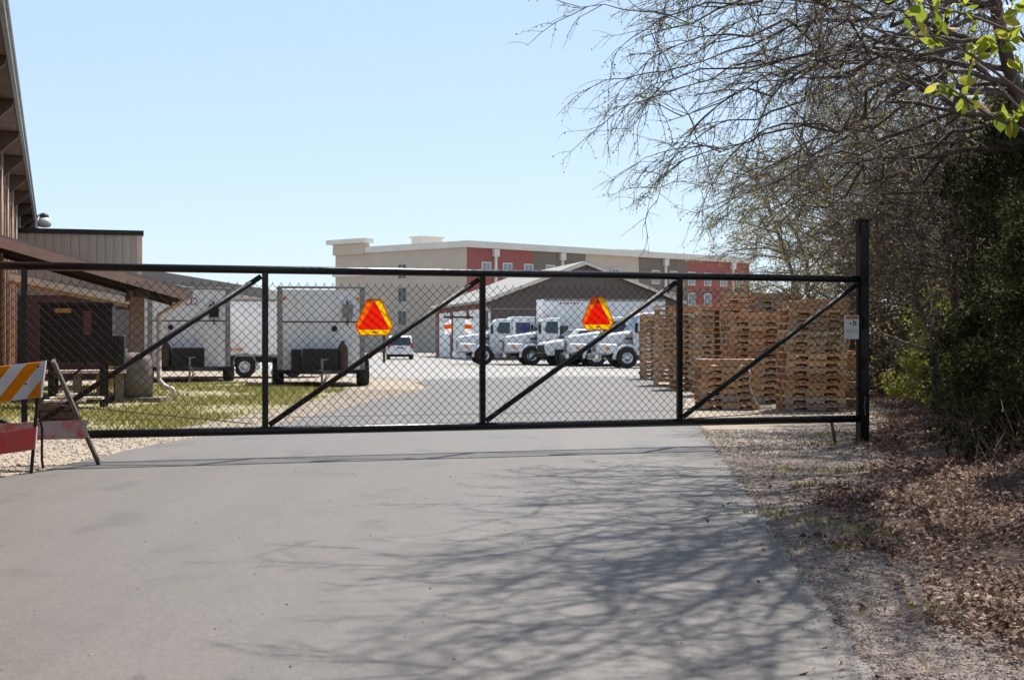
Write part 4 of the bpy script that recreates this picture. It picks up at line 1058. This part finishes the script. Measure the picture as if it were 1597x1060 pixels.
if (inv.to_3x3() @ Vector((0, -1, 0))).dot(nl) < 0: nl = -nl
for px in (628,):
    for fl in range(4):
        z = .35 + fl * 2.75; c = l2 * hy(px)
        rotm = Matrix.Translation(c) @ Matrix.Rotation(math.atan2(l2.y, l2.x), 4, 'Z')
        sgn = 1 if (rotm.to_3x3() @ Vector((0, 1, 0))).dot(nl) > 0 else -1
        mb = MB(); y0, y1 = sorted((sgn * .001, sgn * .09)); mb.box(-.75, .75, y0, y1, z, z + 1.75, rotm); wn = mb.build('window', M['h_white'], ho)
        y0, y1 = sorted((sgn * .091, sgn * .11)); mb = MB(); mb.box(-.66, -.04, y0, y1, z + .06, z + 1.7, rotm); mb.box(.04, .66, y0, y1, z + .06, z + 1.7, rotm); mb.build('pane', M['glass'], wn)
for x, wd, y, h_ in ((3, 3.2, 12, 1.9), (12.5, 3, 9, 1.25), (29.5, 1.6, 4, 1.05), (33, 1.6, 4, 1.15)):
    mb = MB(); mb.box(x, x + wd, y, y + 2, HH - .05, HH + h_); mb.box(x - .2, x + wd + .2, y - .2, y + 2.2, HH + h_, HH + h_ + .2); mb.build('roof_unit', M['h_white'], ho)
# ------------------------------------------------------------------ trees
M['bark'] = paint('grey_brown_bark', (.12, .093, .078), (.06, .047, .04), 9, .9, bs=.5, bscale=30)
M['twig'] = island('twig_bark', [(0, (.06, .043, .036)), (.6, (.115, .083, .07)), (1, (.24, .19, .165))], .8)
M['bud'] = island('pale_bud', [(0, (.2, .19, .06)), (.6, (.3, .28, .09)), (1, (.4, .33, .17))], .7, .5)
M['cedar'] = island('cedar_foliage', [(0, (.02, .03, .012)), (.6, (.045, .058, .02)), (1, (.11, .11, .04))], .95, .15, spec=.08)
M['bright_leaf'] = island('spring_leaf', [(0, (.16, .18, .035)), (.6, (.29, .31, .055)), (1, (.46, .44, .11))], .7, .55, spec=.12)
M['big_leaf'] = island('young_leaf', [(0, (.08, .12, .02)), (.35, (.19, .24, .03)), (.7, (.33, .36, .04)), (.9, (.42, .38, .06)), (1, (.45, .27, .09))], .5, .6)
UP = Vector((0, 0, 1))
def rv(s=1.): return Vector((random.gauss(0, s), random.gauss(0, s), random.gauss(0, s)))

class Tree:
    def __init__(s, bias=(0, 0, 0), droop=.05, bud=.0, dens=1., budsize=.02, rmin=.0022):
        s.trunk = MB(); s.br = MB(); s.tw = MB(); s.lf = MB(); s.bias = Vector(bias); s.droop = droop; s.bud = bud; s.dens = dens; s.bs = budsize; s.rmin = rmin
    def curve(s, p, d, L, n, wig, droop):
        pts = [p.copy()]; d = d.normalized(); st = L / n
        for i in range(n):
            d = (d + rv(wig) + Vector((0, 0, -droop * (i + 1) / n)) + s.bias * .03).normalized(); p = p + d * st; pts.append(p.copy())
        return pts
    def twig(s, p, d, L, lv):
        n = 4 if L > .25 else 3
        pts = s.curve(p, d, L, n, .16, s.droop)
        r0 = max(s.rmin, .006 * L + .0014)
        s.tw.tube(pts, [r0 * (1 - .6 * i / n) for i in range(n + 1)], 3, False)
        if s.bud and random.random() < s.bud:
            for q in pts[1:]:
                if random.random() < .6: leaf(s.lf, q, rv().normalized(), rv().normalized(), random.uniform(.6, 1.4) * s.bs, s.bs * .35)
        if lv <= 0: return
        k = max(1, int(L * 7 * s.dens))
        for j in range(k):
            f = random.uniform(.2, 1.); i = min(int(f * n), n - 1); q = pts[i].lerp(pts[i + 1], f * n - i)
            dd = ((pts[i + 1] - pts[i]).normalized() + rv(.5)).normalized()
            s.twig(q, dd, L * random.uniform(.28, .55) * (1.15 - f * .5), lv - 1)
    def branch(s, pts, r0, r1, sub, subL, lv=1, f0=.2):
        n = len(pts) - 1
        s.br.tube(pts, [r0 + (r1 - r0) * i / n for i in range(n + 1)], 6, True)
        for j in range(int(sub * s.dens)):
            f = f0 + (1 - f0) * random.random() ** .8; i = min(int(f * n), n - 1); q = pts[i].lerp(pts[i + 1], f * n - i)
            t = (pts[i + 1] - pts[i]).normalized()
            dd = (t * .75 + rv(.45) + s.bias * .25 + UP * .1).normalized()
            L = subL * random.uniform(.45, 1.1) * (1.15 - .55 * f)
            m = 6; c = s.curve(q, dd, L, m, .12, s.droop)
            rr = min(r0 * .4, .004 + .005 * L)
            s.br.tube(c, [rr * (1 - .75 * a / m) for a in range(m + 1)], 4, False)
            for jj in range(int(L * 6 * s.dens)):
                ff = random.uniform(.15, 1.); ii = min(int(ff * m), m - 1); qq = c[ii].lerp(c[ii + 1], ff * m - ii)
                d2 = ((c[ii + 1] - c[ii]).normalized() * .9 + rv(.42) + s.bias * .12).normalized()
                s.twig(qq, d2, random.uniform(.3, .85) * min(1, L), lv)
    def build(s, name, label, cat, loc, group=None, budmat='bud'):
        t = thing(name, label, cat, loc, 0, group); off = -Vector(loc)
        cr = MB()
        for i, mb in enumerate((s.br, s.tw, s.lf)):
            cr.mi = i; cr.add(mb.v, mb.f)
        for mb, nm, mt in ((s.trunk, 'trunk', [M['bark']]), (cr, 'crown', [M['bark'], M['twig'], M[budmat]])):
            mb.v = [(v[0] + off.x, v[1] + off.y, v[2] + off.z) for v in mb.v]
            mb.build(nm, mt, t, smooth=True, fix=False)
        return t
def arc(a, b_, rise, n=9, wob=.06):
    pts = []; ph = (random.random() * 6, random.random() * 6)
    for i in range(n + 1):
        f = i / n; p = a.lerp(b_, f) + UP * rise * math.sin(math.pi * f * (1 - .25 * f)) + rv(wob) * math.sin(math.pi * min(1, f * 1.1))
        pts.append(p)
    return pts

# the big overhanging tree
random.seed(21)
T1 = Tree((-.45, -.2, -.06), .17, .7, 1.02, .03, .0019)
tp = [Vector((8.3, 19.0, .3)), Vector((8.0, 18.8, 1.4)), Vector((7.4, 18.4, 2.8)), Vector((6.6, 18.0, 4.0)), Vector((6.0, 17.4, 5.2)), Vector((5.6, 16.8, 6.6)), Vector((5.2, 16.3, 8.2)), Vector((4.9, 16.0, 9.6))]
T1.trunk.tube(smooth_poly(tp, 2), [.15 - .115 * i / 30 for i in range(len(smooth_poly(tp, 2)))], 12)
def on_trunk(f):
    x = f * (len(tp) - 1); i = min(int(x), len(tp) - 2); return tp[i].lerp(tp[i + 1], x - i)
limbs = [(.42, 1085, 372, 19.8, .5), (.42, 1160, 395, 20.5, .35), (.45, 1040, 315, 16.8, .6), (.5, 1035, 250, 16, .6), (.55, 1000, 185, 15.2, .6), (.55, 1080, 225, 15.5, .5), (.6, 990, 125, 14.8, .6), (.62, 1010, 90, 14.2, .5),
         (.65, 985, 60, 14.2, .6), (.7, 1010, -20, 13.6, .6), (.5, 1180, 320, 18, .5), (.45, 1230, 350, 20.6, .4), (.6, 1150, 150, 16.5, .5), (.7, 1060, 0, 15, .6), (.75, 1150, 60, 13.5, .5), (.38, 1235, 410, 21, .3), (.55, 1290, 250, 20.6, .4), (.65, 1250, 100, 14.5, .5), (.5, 1360, 300, 21.2, .3), (.48, 1120, 290, 15.2, .5), (.52, 1030, 190, 17.5, .5), (.6, 1120, 100, 17.5, .6), (.5, 1010, 200, 16.5, .7), (.48, 1060, 270, 17.5, .6), (.6, 1020, 60, 15.5, .7), (.45, 1110, 335, 19.6, .5), (.66, 1040, 40, 16.5, .6), (.42, 1190, 365, 20.3, .4), (.55, 1010, 150, 16.8, .7), (.7, 1090, -30, 16, .6), (.58, 1200, 180, 14.2, .5)]
for f, x, y, D, rise in limbs:
    pts = arc(on_trunk(f), P(x, y, D), rise, 14, .15)
    T1.branch(pts, random.uniform(.026, .046), .004, 11, 1.55)
hi = [(.75, 1100, -180, 13, .6), (.8, 1100, -330, 12.5, .6), (.85, 1150, -420, 12, .7), (.8, 1200, -250, 11.5, .6), (.85, 1250, -520, 11, .6), (.9, 1150, -640, 11.5, .6), (.9, 1400, -420, 10.5, .6), (.75, 1300, -120, 11, .5), (.95, 1500, -700, 10, .5), (.8, 1480, -200, 10.2, .5), (.7, 1400, 20, 12, .4), (.88, 1050, -520, 12.6, .6), (.85, 1120, -260, 10.5, .5), (.9, 1250, -600, 9.5, .5), (.85, 1700, -300, 12, .5), (.85, 1620, -500, 10.5, .5), (.8, 1800, -200, 10, .5), (.85, 1550, -350, 12.5, .5), (.9, 1300, -420, 9.0, .5), (.9, 1100, -480, 8.6, .5), (.85, 1500, -250, 8.6, .5), (.8, 1600, -150, 9.0, .4), (.9, 1450, -350, 8.0, .5), (.85, 1650, -300, 8.5, .5), (.8, 1400, -200, 9.2, .5), (.9, 1560, -420, 8.2, .5), (.8, 1350, -300, 9.2, .5), (.95, 1150, -800, 10.0, .5), (.9, 1250, -750, 8.8, .5), (.78, 1420, -90, 13, .4), (.82, 1130, -330, 14, .5)]
for f, x, y, D, rise in hi:
    pts = arc(on_trunk(f), P(x, y, D), rise, 10, .15)
    T1.branch(pts, random.uniform(.03, .045), .006, 12, 1.9, 1, .25)
T1.build('bare_tree', 'large bare tree leaning from the right bank with drooping branches over the road', 'tree', (8.3, 19.0, .3))

def generic(x, y, h, spread, bud, dens, lean=(-.25, 0), bias=(-.3, 0, 0), r=.1, limbs=14, rmin=.003, bs=.03, subL=1.5, droop=.12):
    T = Tree(bias, droop, bud, dens, bs, rmin); z0 = max(0, bank_z(x, y)) - .05
    pts = [Vector((x, y, z0))]; n = 8
    for i in range(1, n + 1):
        f = i / n; pts.append(Vector((x + lean[0] * h * f * f + random.gauss(0, .08), y + lean[1] * h * f * f + random.gauss(0, .08), z0 + h * f)))
    T.trunk.tube(pts, [r * (1 - .8 * i / n) for i in range(n + 1)], 8)
    for j in range(limbs):
        f = random.uniform(.25, 1); i = min(int(f * n), n - 1); q = pts[i].lerp(pts[i + 1], f * n - i)
        a = random.uniform(0, 2 * math.pi); d = Vector((math.cos(a), math.sin(a), random.uniform(.1, .9))) + Vector(bias) * 1.4
        L = spread * random.uniform(.5, 1.1) * (1.2 - .6 * f)
        c = T.curve(q, d, L, 8, .1, .10)
        T.branch(c, .012 + .012 * L, .005, 6, subL, 1)
    return T, (x, y, z0)
random.seed(33)
bk = [
    (8.0, 24.0, 6.5, 3.0, .35, 1.1, 'multi branched bare tree standing behind the dark cedars'),
    (8.8, 30.0, 7.0, 3.0, .5, 1.0, 'budding slim tree to the right of the gate post'),
    (8.6, 34.5, 6.5, 2.8, .6, 1.1, 'budding small tree directly behind the gate post'),
    (9.7, 39.0, 7.0, 3.0, .7, 1.0, 'pale budding tree above the pallet stacks, left of the gate post'),
    (9.6, 46.0, 7.0, 3.0, .8, .9, 'pale green budding tree farthest left behind the pallet stacks'),
    (10.6, 51.0, 7.5, 3.2, .8, .8, 'tallest far budding tree beyond the pallet stacks'),
    (11.0, 35.0, 8.0, 3.4, .4, 1.0, 'thin grey tree deep in the wood right of the gate post'),
    (9.8, 27.5, 8.0, 3.2, .35, 1.1, 'thin grey tree rising behind the green bush'),
    (7.6, 21.5, 8.0, 2.8, .3, 1.1, 'grey tree behind the cedars at the right edge'),
    (12.2, 42.0, 9.0, 3.6, .5, .9, 'far grey tree behind the thin trees right of the gate post'),
    (9.4, 42.5, 6.0, 2.6, .8, 1.0, 'low rounded budding tree right behind the last pallet stacks'),
    (10.3, 31.5, 7.5, 3.0, .35, 1.1, 'grey tree in the thick of the wood behind the broad thicket'),
    (6.9, 11.0, 7.5, 3.0, .3, 1.0, 'bare tree nearest the camera, just beyond the right edge'),
    (7.0, 20.9, 4.4, 1.9, .4, 1.1, 'twiggy grey sapling tangled right behind the tall cedar'),
    (7.3, 22.6, 4.8, 2.0, .4, 1.1, 'twiggy sapling tangled between the cedars and the gate post'),
    (7.1, 23.6, 4.0, 2.0, .5, 1.1, 'low twiggy sapling rising through the sprawling green bush'),
    (12.6, 37.5, 8.5, 3.4, .4, .9, 'dim grey tree far back at the right edge of the wood'),
]
for i, (x, y, h, sp, bud, dens, lab) in enumerate(bk):
    T, loc = generic(x, y, h, sp, bud, dens, rmin=.0026 + .00006 * y, bs=.028 + .0007 * y, limbs=19)
    T.build('bare_tree', lab, 'tree', loc, 'leafless trees of the wood on the right')

# evergreen cedars: leaf sprays on branches
def cedar(x, y, h, wd, label, n=9000, mt='cedar', size=.05, name='cedar_tree', cat='tree', group=None, low=.05, flat=1., hol=.35):
    z0 = max(0, bank_z(x, y)) - .05
    t = thing(name, label, cat, (x, y, z0), 0, group)
    mb = MB(); mb.tube([(0, 0, 0), (.05, .03, h * .4), (.0, .05, h * .95)], [.07, .05, .01], 8)
    fo = MB()
    clumps = []
    for i in range(int(60 * wd)):
        f = random.uniform(low, 1) ; rr = wd * (1 - f ** 2.2) ** .6 * random.uniform(.35, 1.05); a = random.uniform(0, 6.283)
        c = Vector((math.cos(a) * rr, math.sin(a) * rr * flat, h * f + random.gauss(0, .1))); clumps.append((c, random.uniform(.16, .42) * (.6 + .25 * wd)))
        if i % 2 == 0: mb.tube([(0, 0, max(.1, c.z - .25)), tuple(c * .6 + Vector((0, 0, c.z * .4 - .08))), tuple(c)], [.016, .01, .004], 4)
    for i in range(n):
        c, r_ = random.choice(clumps); v = rv(1).normalized() * r_ * random.random() ** .5; v.z *= .8
        d = (v.normalized() + rv(.5) + Vector((0, 0, -.15))).normalized()
        L = size * random.uniform(.6, 1.6); leaf(fo, c + v, d, rv().normalized(), L, L * .32)
    mb.build('trunk', M['bark'], t, fix=False); fo.build('crown', M[mt], t, fix=False)
    return t
random.seed(5)
M['olive'] = island('olive_thicket', [(0, (.04, .033, .018)), (.5, (.09, .075, .035)), (1, (.22, .19, .085))], .9, .35, spec=.1)
cedar(5.75, 15.2, 2.3, 1.15, 'dark evergreen shrub low at the right edge of the picture', 34000, size=.045, low=.0)
cedar(5.5, 12.6, 3.3, 1.25, 'dark evergreen bush nearest the camera, cut by the right edge', 30000, size=.045, low=.0)
cedar(5.2, 9.8, 5.6, 1.25, 'tall evergreen tree just outside the frame on the right', 26000, size=.055, low=.1)
cedar(6.75, 18.6, 4.4, 1.35, 'tall dark cedar behind the low evergreen shrub', 24000, size=.05, low=.0)
cedar(7.75, 21.8, 4.3, 1.35, 'dark cedar standing behind the tall cedar', 20000, size=.055, low=.0)
cedar(8.05, 26.5, 2.1, .95, 'bright green leafy bush right of the gate post', 12000, 'bright_leaf', .055, 'green_bush', 'bush', low=.1)
cedar(7.6, 24.4, 1.1, .6, 'lower sprawling green bush beneath the cedars', 5000, 'bright_leaf', .045, 'green_bush', 'bush', low=.0)
cedar(9.6, 35.0, 4.6, 1.7, 'broad dull olive thicket behind the gate post', 14000, 'olive', .075, 'thicket', 'bush', low=.0)
cedar(9.6, 30.5, 5.2, 1.8, 'tall olive brown thicket behind the bright green bush', 20000, 'olive', .07, 'thicket', 'bush', low=.0)
cedar(11.6, 37.0, 6.8, 2.4, 'tallest olive brown thicket at the back of the wood', 20000, 'olive', .085, 'thicket', 'bush', low=.0)
cedar(9.3, 25.5, 5.6, 1.7, 'olive thicket rising between the cedars and the grey trees', 20000, 'olive', .06, 'thicket', 'bush', low=.0)
cedar(10.6, 41.0, 4.4, 1.9, 'pale olive thicket behind the pallet rows', 10000, 'olive', .08, 'thicket', 'bush', low=.0)

# tangled dry brush on the bank
mb = MB(); random.seed(8)
for i in range(1500):
    y = random.uniform(11, 32); x = bank_edge(y) + random.uniform(.9, 4.5)
    if y > 19: x = bank_edge(y) + random.uniform(.5, 4.5)
    z = max(0, bank_z(x, y)); d = (Vector((random.gauss(-.2, .5), random.gauss(0, .5), random.uniform(.3, 1.2)))).normalized(); L = random.uniform(.25, .9)
    p = Vector((x, y, z)); q = p + d * L * .5; r_ = q + (d + rv(.4)).normalized() * L * .5
    mb.tube([p, q, r_], [.004, .003, .0015], 3, False)
    for k in range(3):
        a = p.lerp(r_, random.random()); mb.tube([a, a + (d + rv(.7)).normalized() * L * .35], [.0022, .001], 3, False)
tag(mb.build('dry_brush', M['twig'], fix=False), 'tangle of dry brown stems over the wooded bank', 'brush', kind='stuff')

# leafy sapling whose branch hangs into the top right corner
random.seed(12)
sx, sy = 2.75, 5.3
sp = thing('leafy_sapling', 'sapling branch with big yellow green leaves in the top right corner', 'sapling', (sx, sy, 0))
L0 = lambda v: v - Vector((sx, sy, 0))
mb = MB(); mb.tube([L0(Vector((sx, sy, 0))), L0(Vector((2.7, 5.25, 1.5))), L0(Vector((2.5, 5.15, 2.6))), L0(Vector((2.4, 5.1, 3.4)))], [.03, .025, .018, .01], 8); mb.build('trunk', M['bark'], sp, True, fix=False)
bm_, lm = MB(), MB()
paths = [[(2.5, 5.15, 2.35), P(1680, 130, 5), P(1597, 60, 4.95), P(1520, 25, 4.9), P(1440, 8, 4.9), P(1395, -20, 4.9)],
         [(2.55, 5.2, 2.2), P(1680, 210, 5), P(1600, 150, 4.9), P(1530, 95, 4.85), P(1470, 60, 4.8), P(1430, 55, 4.8)],
         [(2.6, 5.2, 1.9), P(1700, 250, 5), P(1600, 205, 4.9), P(1540, 180, 4.9), P(1500, 150, 4.85), P(1462, 125, 4.85)],
         [(2.6, 5.2, 2.0), P(1680, 180, 5.2), P(1610, 80, 5.1), P(1575, 20, 5.1), P(1560, -30, 5.1)],
         [(2.6, 5.2, 1.8), P(1680, 200, 5.2), P(1620, 190, 5.1), P(1585, 165, 5.1), P(1555, 130, 5.1)]]
clus = [(1440, 8), (1395, 2), (1455, 15), (1470, 30), (1448, 55), (1430, 58), (1500, 45), (1515, 35), (1520, 70), (1540, 65), (1560, 75), (1575, 60), (1590, 15), (1580, 5), (1462, 128), (1475, 135), (1500, 150), (1510, 160), (1490, 125), (1545, 180), (1560, 175), (1575, 185), (1590, 110), (1592, 95), (1595, 40), (1520, 90), (1585, 175), (1505, 10), (1410, 25)]
for pth in paths:
    q = [L0(Vector(p)) for p in pth]; q = smooth_poly(q, 2)
    bm_.tube(q, [.009 - .007 * i / (len(q) - 1) for i in range(len(q))], 6, False)
allp = [Vector(p) for pth in paths for p in smooth_poly([Vector(p) for p in pth], 3)]
for cx, cy in clus:
    c = P(cx, cy, 4.9); n_ = min(allp, key=lambda p: (p - c).length)
    bm_.tube([L0(n_), L0(n_.lerp(c, .6) + rv(.006)), L0(c)], [.003, .002, .0015], 5, False)
    for k in range(random.choice((3, 4, 5))):
        d = (Vector((random.gauss(0, 1), random.gauss(0, .7), random.gauss(-.1, .8)))).normalized(); u = rv().normalized()
        s_ = d.cross(u).normalized(); u = s_.cross(d); Lf = random.uniform(.035, .07); Wf = Lf * random.uniform(.26, .36)
        b0 = L0(c) + d * .008; prof = [(0, .06), (.15, .55), (.38, 1.), (.62, .9), (.85, .45), (1, .02)]
        vs = []; cup = random.uniform(-.1, .5); bend = random.uniform(-.5, .3)
        for f, w_ in prof:
            ctr = b0 + d * Lf * f + u * bend * Lf * f * f * .6
            vs += [ctr - s_ * Wf * w_ + u * cup * Wf * w_, ctr, ctr + s_ * Wf * w_ + u * cup * Wf * w_]
        fs = []
        for r_ in range(len(prof) - 1):
            for e in range(2): a = r_ * 3 + e; fs.append((a, a + 1, a + 4, a + 3))
        lm.add(vs, fs)
bm_.build('branches', M['twig'], sp, True, fix=False); lm.build('leaves', M['big_leaf'], sp, True, fix=False)
